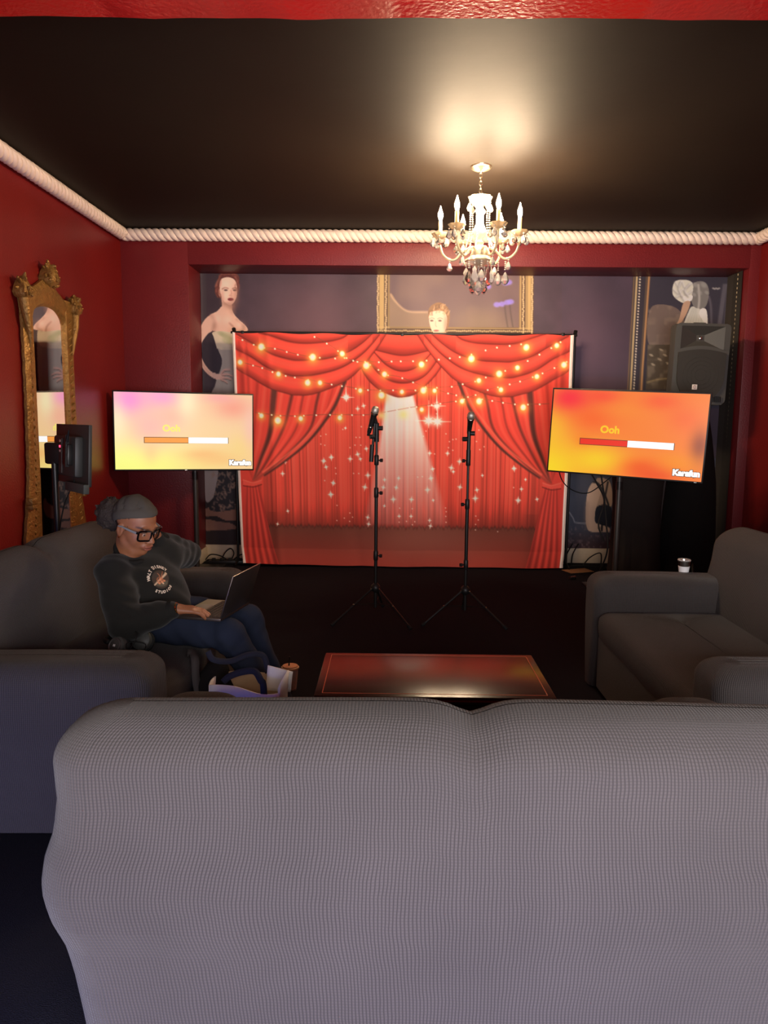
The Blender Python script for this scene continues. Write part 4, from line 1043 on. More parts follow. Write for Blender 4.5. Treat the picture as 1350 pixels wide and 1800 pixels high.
    for i in range(26):
        xx = r.uniform(462, 605); yy = 330-62*math.sin((xx-450)/170*math.pi)+r.uniform(0, 40)
        c.line(h([(xx, yy+14), (xx+r.uniform(-6, 16), yy-6), (xx+r.uniform(0, 26), yy-16)]), 1.6, [(206, 164, 116), (168, 122, 80), (82, 56, 40)][i % 3], .65, soft=1, taper=(2, .6))
    px, py = h([(590, 400)])[0]; c.blend(ALL, np.exp(-(((X-px)/4)**2+((Y-py)/14)**2))*.5*(Y > 545), (140, 96, 74))
    for x in (482, 545): c.ell(*h([(x, 385)])[0], 3, 1.5, (70, 52, 48), .9, .7); c.line(h([(x-18, 371), (x, 364), (x+20, 370)]), 1, (130, 90, 64), .7)
    c.line(h([(512, 390), (512, 420), (520, 430)]), 1.2, (184, 132, 104), .7); c.ell(*h([(517, 460)])[0], 4.6, 1.8, (160, 84, 74), .9, .5)
    # right third: gilt strips and an old painting of a white dress
    k = lambda L: [(1100+x*.1852, 470+y*.1852) for x, y in L]
    c.poly(k([(-600, -10), (80, -10), (60, 1000), (-600, 1000)]), (58, 46, 60), .35, smooth=False)
    c.poly(k([(70, -10), (240, -10), (190, 1300), (30, 1300)]), (40, 36, 42), smooth=False)
    c.poly(k([(230, -10), (1100, -10), (1100, 1300), (185, 1300)]), (42, 39, 47), smooth=False)
    c.poly(k([(245, 345), (470, 340), (560, 480), (480, 690), (230, 690)]), (92, 78, 68)); nn = vnoise(X+40, Y+90, 12, 7)
    c.poly(k([(215, 690), (520, 690), (520, 1120), (200, 1120)]), (62, 54, 42), smooth=False)
    c.blend(ALL, np.clip((nn-.5)*1.2, 0, .5)*((X > 1140) & (X < 1195) & (Y > 530) & (Y < 690)), (120, 106, 86))
    for (x, y) in ((330, 830), (410, 870), (270, 880), (250, 790), (380, 790), (345, 740)): c.ell(*k([(x, y)])[0], 4, 1.6, (164, 150, 120), .8, .7, .4)
    c.line(k([(215, 1050), (330, 1020), (460, 1010)]), 2, (160, 140, 90), .8, soft=1.5)
    for x0, x1, w2, col in ((112, 66, 3, (206, 176, 112)), (86, 40, 2, (120, 92, 56)), (228, 168, 3.4, (180, 128, 72)), (205, 150, 1.6, (92, 72, 48))):
        c.line(k([(x0, -10), (x1, 930), (x1-12, 1200)]), w2, col, .9, smooth=False, soft=1.2)
    for y in range(0, 1200, 27): c.ell(*k([(142-y*.048, y)])[0], 1.5, 1.5, (214, 200, 168), .95, .5)
    c.poly(k([(520, 580), (480, 640), (450, 690), (475, 740), (560, 720), (780, 720), (780, 560), (760, 400), (640, 330), (590, 400), (545, 520)]), (196, 198, 178))
    for i in range(7): c.line(k([(640+i*18, 350), (590+i*26, 480), (560+i*32, 700)]), 1.6, (150, 152, 136), .5, soft=2)
    c.poly(k([(640, 120), (740, 100), (790, 180), (760, 330), (660, 340), (620, 250)]), (106, 104, 96)); c.line(k([(690, 130), (700, 260), (690, 380), (700, 440)]), 2.5, (206, 204, 186), .8, soft=2)
    c.poly(k([(470, 100), (580, 85), (640, 130), (620, 250), (560, 300), (480, 260), (445, 200)]), (204, 204, 180)); c.poly(k([(545, 240), (630, 225), (625, 275), (560, 300)]), (222, 222, 200))
    for L, sh in (([(470, 110), (500, 150), (530, 105), (560, 160), (620, 120)], 150), ([(455, 180), (500, 215), (540, 180), (575, 225), (625, 190)], 140), ([(480, 250), (520, 235), (560, 290)], 130), ([(520, 110), (500, 170), (530, 240)], 120), ([(600, 130), (560, 190), (590, 240)], 120)):
        c.line(k(L), 2.4, (sh, sh, sh-10), .75, soft=2.5); c.line([(x+1.2, y-1.6) for x, y in k(L)], 1.5, (226, 226, 214), .7, soft=1.5)
    for (x, y, rr) in ((660, 130, 5), (740, 130, 6), (700, 200, 5), (770, 200, 4), (650, 220, 4)): c.ell(*k([(x, y)])[0], rr, rr*.7, (150, 148, 138), .6, .9, .6)
    c.poly(k([(550, 300), (615, 290), (580, 400), (510, 520), (470, 600), (440, 610), (450, 560), (510, 450)]), (176, 140, 108))
    c.poly(k([(720, 350), (770, 370), (780, 540), (740, 470), (700, 400)]), (222, 220, 200))
    for (xa, xb) in ((790, 820), (950, 880), (970, 930), (930, 860)): c.line(k([(xa, 130 if xa > 800 else 240), ((xa+xb)/2+6, 350), (xb, 700)]), 2, (126, 120, 122), .6, soft=2.5)
    for i in range(5): c.ell(*k([(830+i*14, 160+6*(i % 2))])[0], 2, 1.4, (190, 186, 170), .6, .8)
    # lower right: back of a seated woman in a dark dress, slate ground
    m = lambda L: [(940+x*.1259, 820+y*.1259) for x, y in L]
    sl, ins = c.poly([(960, 800), (1290, 800), (1290, 972), (960, 972)], (48, 50, 60), smooth=False)
    c.blend(sl, np.clip((Y[sl]-930)/30, 0, 1)*.9, (44, 26, 28)); c.blend(sl, np.clip((vnoise(X[sl], Y[sl], 20, 4)-.6)*1.6, 0, .5)*(Y[sl] > 925), (120, 96, 92))
    c.poly(m([(880, 170), (1030, 150), (1100, 260), (1110, 520), (1000, 600), (900, 600)]), (150, 122, 98))
    c.poly(m([(870, 190), (800, 250), (760, 380), (742, 600), (745, 760), (765, 860), (810, 915), (960, 925), (1070, 925), (1070, 850), (960, 800), (875, 770), (885, 600), (930, 420), (960, 300)]), (178, 148, 120))
    c.line(m([(760, 500), (750, 700), (770, 860)]), 4, (128, 98, 78), .5, soft=4)
    c.poly(m([(900, 550), (1090, 550), (1110, 840), (950, 810), (880, 770)]), (16, 18, 26)); c.line(m([(850, 190), (920, 220), (1000, 360), (1060, 520)]), 3.4, (18, 18, 22), 1, soft=1); c.line(m([(1050, 190), (1020, 360), (1010, 400)]), 3, (18, 18, 22), 1, soft=1)
    c.line(m([(975, 780), (970, 905)]), 3.4, (14, 14, 16), 1); c.line(m([(915, 862), (980, 862)]), 1.6, (14, 14, 16), 1)
    c.line(m([(400, 525), (450, 580), (520, 640), (570, 720), (590, 780), (680, 795), (740, 797)]), 1.6, (150, 146, 144), .85, smooth=False, soft=1)
    # lower left: lace over bare knees
    g2 = lambda L: [(300+x*.1926, 820+y*.1926) for x, y in L]
    c.poly([(338, 790), (440, 790), (440, 972), (338, 972)], (30, 20, 20), smooth=False)
    c.poly(g2([(318, -60), (500, -60), (440, 120), (400, 260), (320, 300)]), (150, 128, 116)); c.poly(g2([(320, 380), (480, 340), (700, 290), (700, 470), (520, 490), (420, 450), (320, 450)]), (126, 82, 62))
    c.poly(g2([(320, 480), (430, 500), (560, 520), (600, 570), (400, 585), (320, 580)]), (112, 74, 58))
    r = np.random.default_rng(5)
    c.poly(g2([(470, -60), (700, -60), (700, 300), (560, 390), (360, 390), (400, 250), (430, 100)]), (32, 26, 28))
    for i in range(46):
        x, y = r.uniform(380, 620), r.uniform(40, 385); an = r.uniform(0, 6)
        c.line(g2([(x, y), (x+22*math.cos(an), y+22*math.sin(an)), (x+40*math.cos(an+.8), y+34*math.sin(an+.8))]), 2.2, (150, 112, 88), .7, soft=1, taper=(3, 1))
    return c.out()
MU = paint_mural()
mh, mw = MU.shape[:2]
# drop every second row below the heads: coarse part of the print
rows = np.r_[np.arange(0, 135), np.arange(135, mh-1, 2), mh-1]
MUr = MU[rows]
u = np.linspace(0, 1, mw)[None, :]; v = (rows/(mh-1.0))[:, None]
x0m = np.interp(v, [0, 1], [-1.95, -2.02]); x1m = np.interp(v, [0, 1], [3.29, 3.45])
zt = 2.880-.045*0*u; zb = .065+.02*u
Xm = x0m*(1-u)+x1m*u; Zm = (2.878-.002*u)*(1-v)+(.075+.065*u)*v
keep = (Xm[0] > AX0-.04) & (Xm[0] < AX1+.04)
Pm = np.stack([np.clip(Xm, AX0+.002, AX1-.002), np.full_like(Xm, YA-.006)+.0015*np.sin(Xm*14)*np.sin(Zm*9), np.clip(Zm, .12, AZ-.002)], -1)[:, keep]
mo = link('mural', grid_mesh('mural', Pm, s2l(255*(np.clip(MUr[:, keep]*np.array((1, 1.0, 1.07)), 0, 255)/255)**.84), 1.30), vmat('printed_wall_mural', .55, .35), None, label='dark photo mural of posed women and gilt frames covering the alcove wall', cat='mural')
# the mural wraps onto the right jamb: dark cloth print with a row of printed beads
c = Canvas(0, 0, 60, 460, (40, 36, 32), 1)
for y in range(4, 300, 7): c.ell(42-y*.01, y, 1.6, 1.8, (200, 186, 150), max(0, 1-y/300), .5)
c.blend((slice(None), slice(None)), (c.X < 25)*.3, (70, 64, 60))
JB = c.out(); hh, ww = JB.shape[:2]
u = np.linspace(0, 1, ww)[None, :]; v = np.linspace(0, 1, hh)[:, None]
Pj = np.stack([np.full((hh, ww), AX1-.012), (YA-.01)*(1-u)+(YB+.10)*u+0*v, AZ*(1-v)+.15*v+0*u], -1)
link('jamb_print', grid_mesh('jamb_print', Pj, s2l(JB), 1.6), vmat('printed_jamb_mural', .6, .3), None, label='dark printed strip with a row of beads on the alcove jamb beside the loudspeaker', cat='wall print')

# ---------------------------------------------------------------- the two lyric screens
def paint_screen(bright):
    c = Canvas(0, 0, 240, 135, (250, 130, 56), 1)
    ALL = (slice(None), slice(None)); X, Y = c.X, c.Y
    if bright:
        base = [((254, 208, 160), 1), ]
        c.A[:] = (253, 204, 158)
        G = [(0, 135, 95, 60, (255, 252, 128), 1.0), (70, 125, 60, 30, (255, 250, 124), .8), (150, 118, 60, 30, (254, 226, 122), .7), (230, 95, 40, 30, (254, 214, 120), .6), (22, 14, 34, 26, (250, 128, 206), .95), (80, 8, 34, 18, (250, 146, 208), .8),
             (60, 60, 36, 34, (252, 172, 164), .8), (100, 42, 26, 16, (250, 172, 150), .55), (125, 14, 18, 30, (255, 240, 190), .8), (160, 70, 30, 40, (254, 208, 150), .6), (205, 24, 36, 20, (252, 156, 132), .85), (180, 6, 30, 10, (250, 160, 160), .7),
             (236, 60, 14, 40, (250, 190, 176), .7), (150, 108, 34, 10, (248, 180, 110), .7), (175, 118, 40, 12, (250, 186, 118), .6), (5, 50, 16, 40, (255, 236, 190), .7), (60, 104, 14, 20, (252, 190, 130), .5)]
    else:
        G = [(0, 70, 34, 60, (253, 190, 50), .8), (0, 130, 60, 40, (254, 214, 40), .95), (80, 112, 50, 26, (253, 206, 40), .9), (28, 14, 34, 22, (250, 48, 66), .95), (80, 10, 30, 14, (246, 74, 56), .8), (70, 45, 36, 20, (247, 96, 44), .7), (120, 28, 40, 16, (252, 140, 54), .6),
             (170, 14, 30, 14, (246, 92, 52), .8), (205, 40, 26, 20, (248, 100, 54), .6), (150, 60, 40, 22, (251, 130, 54), .5), (232, 82, 14, 26, (138, 66, 48), .8), (200, 110, 40, 20, (248, 150, 34), .7), (150, 118, 30, 14, (240, 92, 34), .8), (170, 130, 40, 12, (236, 80, 34), .8), (54, 82, 12, 10, (240, 110, 30), .4)]
    for (x, y, rx, ry, col, a) in G: c.blend(ALL, np.exp(-(((X-x)/rx)**2+((Y-y)/ry)**2))*a, col)
    return c.out()
def screen(label, loc, rot, bright, tilt, logo_txt, lyric):
    w2, h2 = 1.205, .68
    t = thing('television', label, 'television', loc, (0, tilt, rot), 'screens showing song words')
    # local: -y faces the room
    link('bezel', MB().box((0, .022, 0), (w2+.024, .044, h2+.026), bev=.004), M_blackp, t)
    link('rear_housing', MB().box((0, .058, -.04), (w2*.72, .05, h2*.66), bev=.015), M_blackp, t)
    S = paint_screen(bright); hh, ww = S.shape[:2]
    u = np.linspace(-w2/2, w2/2, ww)[None, :]; v = np.linspace(h2/2, -h2/2, hh)[:, None]
    P = np.stack([u+0*v, np.full((hh, ww), -.0015), v+0*u], -1)
    m = vmat('lit_screen', .28, .2, emit=1.0)
    sc = link('screen', grid_mesh('screen', P, s2l(S)), m, t)
    R = math.pi/2
    def tx(body, size, bold, x, z, m, nm, y=-.004, align='LEFT'):
        me = text_mesh(body, size, bold, 0, align); me.materials.append(m)
        return link(nm, me, None, sc, (x, y, z), (R, 0, 0))
    fx = lambda p: (p-.5)*w2; fz = lambda p: (.5-p)*h2
    tx(lyric, .082, .0035, fx(.335), fz(.462), M_text_y2 if bright else M_text_y, 'lyric')
    link('progress_outline', MB().box((fx(.51), -.003, fz(.615)), (.615*w2, .0015, .080*h2)), M_bar_d, sc)
    link('progress_done', MB().box((fx(.363), -.005, fz(.615)), (.312*w2, .0015, .066*h2)), M_bar_o if bright else M_bar_r, sc)
    link('progress_left', MB().box((fx(.667), -.005, fz(.615)), (.292*w2, .0015, .078*h2)), M_bar_w, sc)
    tx(logo_txt, .064, .0085, fx(.905), fz(.915), M_bar_d, 'logo_outline', -.003, 'CENTER')
    tx(logo_txt, .064, .0045, fx(.905), fz(.915), M_bar_w, 'logo', -.0045, 'CENTER')
    link('power_led', MB().box((0 if bright else .56, -.002, -h2/2-.008), (.02, .004, .003)), M_steel, t)
    return t
screen('wide television with washed-out pink and yellow screen beside the left sofa corner', (-1.862, 6.70, 1.306), math.radians(19.5), True, math.radians(.6), 'Karafun', 'Ooh')
screen('wide television with orange and red screen below the loudspeaker', (1.895, 6.05, 1.332), math.radians(-25), False, math.radians(2.3), 'Karafun', 'Ooh')
def tv_stand(label, x, y, lean=0.0):
    t = thing('screen_stand', label, 'screen stand', (x, y, 0), group='pole stands for the televisions')
    link('pole', MB().tube([(0, 0, .02), (lean, 0, 1.33)], .024, 14), M_pole, t)
    link('collar', MB().tube([(lean*.66, 0, .86), (lean*.69, 0, .93)], .028, 14), M_black, t)
    link('base_plate', MB().box((0, 0, .012), (.46, .40, .016), bev=.004), M_black, t)
    link('mount_plate', MB().box((lean, -.03, 1.30), (.30, .03, .25), bev=.005), M_black, t)
    return t
tv_stand('black pole stand holding the pink and yellow television at left', -1.825, 6.86)
tv_stand('black pole stand holding the orange television at right', 1.925, 6.24, 0.0)
link('screen_cable', MB().tube(catmull([(1.42, 6.35, 1.09), (1.50, 6.5, .92), (1.62, 6.6, .82), (1.75, 6.55, .80), (1.86, 6.4, .92), (1.92, 6.28, 1.02)], 8), .005, 6), M_rubber, None, label='thin black cable looping below the orange television', cat='cable')
link('pole_cable', MB().tube(catmull([(1.80, 6.36, .99), (1.83, 6.34, .8), (1.86, 6.33, .55), (1.875, 6.33, .3), (1.83, 6.5, .02)], 8), .007, 6).tube(catmull([(1.72, 6.42, 1.0), (1.78, 6.4, .9), (1.84, 6.36, .75), (1.80, 6.36, .55), (1.85, 6.35, .4)], 8), .007, 6), M_rubber, None, label='black cables hanging beside the right screen pole', cat='cable')
# floor cables and small things along the alcove
def loops(label, pts_list, r=.006):
    mb = MB()
    for p in pts_list: mb.tube(catmull(p, 8), r, 6)
    return link('floor_cable', mb, M_rubber, None, label=label, cat='cable')
loops('tangle of black cables against the cream baseboard under the left television', [[(-1.86, 7.3, .012), (-1.80, 7.28, .07), (-1.70, 7.27, .06), (-1.62, 7.25, .015)], [(-1.70, 7.3, .01), (-1.66, 7.32, .09), (-1.60, 7.3, .13), (-1.57, 7.29, .08), (-1.60, 7.28, .01)], [(-1.58, 7.3, .012), (-1.50, 7.3, .07), (-1.42, 7.26, .06), (-1.38, 7.2, .012)], [(-1.85, 7.2, .01), (-1.6, 7.22, .014), (-1.4, 7.24, .01), (-1.3, 7.26, .03)]])
loops('thin black cables trailing over the cream baseboard under the right television', [[(1.72, 7.25, .01), (1.78, 7.36, .10), (1.84, 7.39, .2)], [(1.80, 7.25, .01), (1.84, 7.36, .10), (1.90, 7.39, .2)], [(1.90, 7.2, .01), (2.0, 7.3, .08), (2.1, 7.3, .12), (2.08, 7.2, .01)], [(1.62, 7.1, .01), (1.8, 7.16, .02), (2.0, 7.14, .02), (2.12, 7.05, .01)]])
t = thing('power_strip', 'black power strip on the carpet below the left television', 'power strip', (-1.62, 7.16, 0), (0, 0, .06))
link('body', MB().box((0, 0, .02), (.34, .055, .035), bev=.006), M_blackp, t)
for i in range(4): link('plug', MB().box((-.12+i*.08, 0, .045), (.035, .035, .03), bev=.005), M_rubber, t)
link('cardboard_sheet', MB().box((0, 0, .006), (.26, .16, .006), bev=.002), M_card, None, (1.80, 6.98, 0), (0, 0, .35), 'flat piece of brown cardboard on the carpet right of the backdrop', 'cardboard')
t = thing('cable_adapter', 'tiny chrome cable adapter on the carpet by the right television', 'adapter', (1.66, 6.62, 0), (0, 0, .3))
link('plug_body', MB().box((0, 0, .014), (.06, .04, .026), bev=.006), M_blackp, t)
link('chrome_tip', MB().tube([(-.03, -.01, .026), (.02, -.012, .03)], .008, 8), M_steel, t)
t = thing('floor_gadget', 'small dark gadget with a shiny knob on the carpet left of the right sofa arm', 'gadget', (1.80, 6.25, 0), (0, 0, -.3))
link('housing', MB().box((0, 0, .02), (.07, .10, .035), bev=.008), M_blackp, t)
link('knob', MB().lathe([(.014, .036), (.014, .046), (.0, .05)], 10), M_steel, t)
t = thing('tumbler', 'small silver tumbler standing behind the right sofa arm', 'tumbler', (1.622, 4.03, .595))
link('cup_body', MB().lathe([(.0, .002), (.021, .002), (.023, .006), (.0315, .075), (.034, .088), (.031, .088), (.028, .07), (.020, .01), (.0, .008)], 24), M_pale, t)
link('label_band', MB().lathe([(.0255, .02), (.0305, .055)], 24), M_white, t)
link('lid', MB().lathe([(.034, .084), (.036, .087), (.034, .093), (.02, .096), (.0, .097)], 24), M_cup, t)
# ---------------------------------------------------------------- smooth solids for the person (blended volumes turned into one skin)
class Vol:
    def __init__(s, lo, hi, h):
        s.lo = np.array(lo, float); s.h = h
        s.n = np.ceil((np.array(hi)-s.lo)/h).astype(int)+1
        s.F = np.full(s.n, 9.0, np.float32)
    def win(s, a, b, m):
        i0 = np.maximum(0, np.floor((np.minimum(a, b)-m-s.lo)/s.h).astype(int)); i1 = np.minimum(s.n, np.ceil((np.maximum(a, b)+m-s.lo)/s.h).astype(int)+1)
        i1 = np.maximum(i1, i0)
        sl = tuple(slice(p, q) for p, q in zip(i0, i1))
        ax = [(s.lo[k]+s.h*np.arange(i0[k], i1[k])).astype(np.float32) for k in range(3)]
        return sl, ax[0][:, None, None], ax[1][None, :, None], ax[2][None, None, :]
    def put(s, sl, d, k):
        A = s.F[sl]
        if k > 0:
            hh = np.clip(k-np.abs(A-d), 0, None)/k
            s.F[sl] = np.minimum(A, d)-hh*hh*k*.25
        else: s.F[sl] = np.minimum(A, d)
    def cap(s, a, b, ra, rb=None, k=.02):
        rb = ra if rb is None else rb
        a, b = np.array(a, float), np.array(b, float); m = max(ra, rb)+k+3*s.h
        sl, x, y, z = s.win(a, b, m); d = b-a; L = max(1e-9, d@d)
        t = np.clip(((x-a[0])*d[0]+(y-a[1])*d[1]+(z-a[2])*d[2])/L, 0, 1)
        D = np.sqrt((x-a[0]-t*d[0])**2+(y-a[1]-t*d[1])**2+(z-a[2]-t*d[2])**2)-(ra+(rb-ra)*t)
        s.put(sl, D.astype(np.float32), k); return s
    def ell(s, c, r, R=None, k=.02, sub=False):
        c, r = np.array(c, float), np.array(r, float); m = r.max()+k+3*s.h
        sl, x, y, z = s.win(c, c, m)
        X, Y, Z = x-c[0], y-c[1], z-c[2]
        if R is not None: X, Y, Z = (R[0][0]*X+R[0][1]*Y+R[0][2]*Z, R[1][0]*X+R[1][1]*Y+R[1][2]*Z, R[2][0]*X+R[2][1]*Y+R[2][2]*Z)
        k0 = np.sqrt((X/r[0])**2+(Y/r[1])**2+(Z/r[2])**2); k1 = np.sqrt((X/r[0]**2)**2+(Y/r[1]**2)**2+(Z/r[2]**2)**2)
        D = (k0*(k0-1)/np.maximum(k1, 1e-6)).astype(np.float32)
        if sub:
            A = s.F[sl]; hh = np.clip(k-np.abs(A+D), 0, None)/max(k, 1e-6); s.F[sl] = np.maximum(A, -D)+hh*hh*k*.25
        else: s.put(sl, D, k)
        return s
    def mesh(s):
        F = s.F; S = F < 0; n = F.shape
        any_ = np.zeros(tuple(q-1 for q in n), bool); all_ = np.ones_like(any_)
        C8 = [(i, j, k) for i in (0, 1) for j in (0, 1) for k in (0, 1)]
        for i, j, k in C8:
            q = S[i:n[0]-1+i, j:n[1]-1+j, k:n[2]-1+k]; any_ |= q; all_ &= q
        I = np.argwhere(any_ & ~all_)
        vid = np.full(any_.shape, -1, np.int32); vid[tuple(I.T)] = np.arange(len(I))
        acc = np.zeros((len(I), 3)); cnt = np.zeros(len(I))
        for ax in range(3):
            o = [a for a in range(3) if a != ax]
            for u in (0, 1):
                for v in (0, 1):
                    d0 = np.zeros(3, int); d0[o[0]] = u; d0[o[1]] = v; d1 = d0.copy(); d1[ax] = 1
                    f0 = F[tuple((I+d0).T)]; f1 = F[tuple((I+d1).T)]
                    m = (f0 < 0) != (f1 < 0)
                    t = np.where(m, f0/np.where(m, f0-f1, 1), 0)
                    p = d0[None, :]+np.zeros((len(I), 3)); p[:, ax] += t
                    acc[m] += p[m]; cnt[m] += 1
        V = (I+acc/np.maximum(cnt, 1)[:, None])*s.h+s.lo
        Q = []
        for ax in range(3):
            o = [(ax+1) % 3, (ax+2) % 3]
            a = [slice(None)]*3; b = [slice(None)]*3; a[ax] = slice(0, -1); b[ax] = slice(1, None)
            ch = S[tuple(a)] != S[tuple(b)]
            E = np.argwhere(ch)
            ok = (E[:, o[0]] > 0) & (E[:, o[1]] > 0) & (E[:, o[0]] < n[o[0]]-1) & (E[:, o[1]] < n[o[1]]-1)
            E = E[ok]; e0 = np.zeros(3, int); e0[o[0]] = 1; e1 = np.zeros(3, int); e1[o[1]] = 1
            q = np.stack([vid[tuple((E-e0-e1).T)], vid[tuple((E-e1).T)], vid[tuple(E.T)], vid[tuple((E-e0).T)]], 1)
            flip = ~S[tuple(E.T)]
            q[flip] = q[flip][:, ::-1]
            Q.append(q)
        Q = np.concatenate(Q); Q = Q[(Q >= 0).all(1)]
        return V, Q
    def at(s, P):
        q = (P-s.lo)/s.h; i = np.clip(np.floor(q).astype(int), 0, s.n-2); f = q-i; r = 0
        for a in (0, 1):
            for b in (0, 1):
                for c in (0, 1):
                    r = r+s.F[i[:, 0]+a, i[:, 1]+b, i[:, 2]+c]*np.where(a, f[:, 0], 1-f[:, 0])*np.where(b, f[:, 1], 1-f[:, 1])*np.where(c, f[:, 2], 1-f[:, 2])
        return r
def vol_mesh(name, vol, smooth_it=1):
    V, Q = vol.mesh()
    for _ in range(smooth_it):       # one light relaxation along the quads
        A = np.zeros_like(V); N = np.zeros(len(V))
        for k in range(4):
            np.add.at(A, Q[:, k], V[Q[:, (k+1) % 4]]); np.add.at(N, Q[:, k], 1)
        V = V*.5+.5*A/np.maximum(N, 1)[:, None]
    # keep the one connected skin, drop enclosed crumbs
    lab = np.arange(len(V)); 
    for _ in range(400):
        m_ = lab[Q].min(1); new = lab.copy()
        for k in range(4): np.minimum.at(new, Q[:, k], m_)
        new = new[new]
        if (new == lab).all(): break
        lab = new
    u_, c_ = np.unique(lab, return_counts=True)
    if len(u_) > 1:
        ok = lab == u_[c_.argmax()]; ren = np.cumsum(ok)-1; Q = ren[Q[ok[Q].all(1)]]; V = V[ok]
    me = bpy.data.meshes.new(name); fill_mesh(me, V, Q)
    return me, V

A_ = np.array
HD = A_((-1.116, 3.20, .970)); ha, hp, hr = math.radians(-27), math.radians(21), math.radians(3)
hF = A_((math.cos(ha)*math.cos(hp), math.sin(ha)*math.cos(hp), -math.sin(hp)))
hL = A_((-math.sin(ha), math.cos(ha), 0.0)); hU = np.cross(hF, hL)
hL2 = hL*math.cos(hr)+hU*math.sin(hr); hU = np.cross(hF, hL2); hL = hL2
HR = np.stack([hF, hL, hU])
hw = lambda x, y, z: HD+hF*x+hL*y+hU*z
shR, shL = A_((-1.195, 3.095, .785)), A_((-1.035, 3.385, .800))
elR, elL = A_((-1.095, 2.985, .590)), A_((-1.01, 3.60, .770))
wrR, wrL = A_((-.895, 2.985, .652)), A_((-1.075, 3.345, .890))
hipR, hipL = A_((-1.10, 3.19, .545)), A_((-1.065, 3.365, .545))
knR, knL = A_((-.69, 3.085, .515)), A_((-.665, 3.36, .505))
anR, anL = A_((-.445, 3.085, .115)), A_((-.51, 3.36, .10))
neck = A_((-1.140, 3.235, .840)); ncl = A_((-1.148, 3.200, .866))
tF = A_((math.cos(math.radians(-32)), math.sin(math.radians(-32)), 0)); tL = A_((-tF[1], tF[0], 0)); TR = np.stack([tF, tL, A_((0, 0, 1.))])
pel = (hipR+hipL)/2

def hand(v, wr, d, nrm, thumb_side, curl, spread=.012, scale=1.0):
    """palm and five fingers from the wrist; d forward, nrm out of the back of the hand"""
    d = d/np.linalg.norm(d); nrm = nrm-d*(nrm@d); nrm /= np.linalg.norm(nrm); sd = np.cross(nrm, d)*thumb_side
    L = scale
    for i, o in enumerate((.026, .009, -.009, -.025)):      # index to little finger, thumb side positive
        kn = wr+d*(.078-.004*abs(i-1))*L+sd*o*L+nrm*(.006-.003*abs(i-1.5))
        v.cap(wr+sd*o*.55*L+d*.012, kn, .0135*L, .0105*L, .014)
        ln = (.040, .044, .041, .031)[i]*L; p = kn; an = curl*.45
        dirn = d+sd*(1.5-i)*spread*4
        for j, f in enumerate((1.0, .62, .5)):
            dd = dirn*math.cos(an)-nrm*math.sin(an); dd /= np.linalg.norm(dd)
            q = p+dd*ln*f; v.cap(p, q, (.0092, .0084, .0076)[j]*L, (.0086, .0078, .0066)[j]*L, .004); p = q; an += curl*(.9 if j == 0 else .7)
    b = wr+sd*.018*L+d*.022*L; q = b+(sd*.032+d*.022-nrm*.010)*L; r_ = q+(sd*.006+d*.032-nrm*.012)*L; e = r_+(d*.024-sd*.004-nrm*.006)*L
    v.cap(b, q, .0155*L, .0115*L, .014); v.cap(q, r_, .0105*L, .0092*L, .004); v.cap(r_, e, .009*L, .0072*L, .003)

body = Vol((-1.34, 2.9, .02), (-.36, 3.70, 1.13), .0042)
B = body
B.ell(hw(-.016, 0, .036), (.098, .077, .088), HR, .0)
B.ell(hw(.022, 0, -.038), (.066, .060, .080), HR, .035)
B.ell(hw(.058, 0, -.098), (.024, .026, .018), HR, .022)                  # chin
for s in (-1, 1):
    B.ell(hw(.038, s*.040, -.030), (.030, .022, .030), HR, .02)          # cheeks
    B.cap(hw(.0, s*.055, -.060), hw(.045, s*.030, -.100), .016, .014, .02)  # jaw line
B.cap(hw(.082, -.034, .022), hw(.082, .034, .022), .010, .010, .014)     # brow ridge
for s in (-1, 1): B.ell(hw(.096, s*.033, .002), (.016, .021, .013), HR, .012, sub=True)
for s in (-1, 1): B.ell(hw(.0765, s*.032, .001), (.0125, .0145, .0115), HR, .0)
B.cap(hw(.086, 0, .012), hw(.104, 0, -.028), .0075, .0105, .010)         # nose
B.ell(hw(.106, 0, -.031), (.0115, .0125, .010), HR, .006)
for s in (-1, 1): B.ell(hw(.094, s*.0145, -.034), (.012, .0088, .009), HR, .005)
B.ell(hw(.082, 0, -.062), (.018, .028, .016), HR, .012)                  # mouth mound
B.ell(hw(.094, 0, -.0575), (.0105, .025, .0062), HR, .003); B.ell(hw(.092, 0, -.0715), (.0115, .022, .0072), HR, .003)
for s in (-1, 1):                                                        # ears
    B.ell(hw(-.012, s*.078, -.012), (.019, .0085, .031), HR, .006); B.ell(hw(-.008, s*.087, -.008), (.010, .005, .019), HR, .004, sub=True)
B.cap(hw(-.034, 0, -.050), ncl-A_((.016, -.012, .05)), .050, .056, .03)      # neck
B.cap(neck-A_((0, 0, .11)), pel+A_((0, 0, .08)), .065, .09, .03)
B.cap(shR-A_((0, 0, .015)), shL-A_((0, 0, .015)), .034, .034, .03)
for a, b, c in ((shR, elR, wrR), (shL, elL, wrL)):
    B.cap(a, b, .046, .040, .03); B.cap(b, c, .038, .025, .02)
for a, b, c in ((hipR, knR, anR), (hipL, knL, anL)):
    B.cap(a, b, .078, .055, .04); B.cap(b, c, .052, .034, .03); B.cap(c, c+A_((.13, -.01, -.06)), .034, .03, .02)
hand(B, wrR, A_((.92, .36, -.13)), A_((.13, -.02, 1.0)), 1, .42)
hand(B, wrL, A_((-.25, -.30, .85)), A_((.3, .9, .3)), -1, .6)
bm_, BV = vol_mesh('body', B)
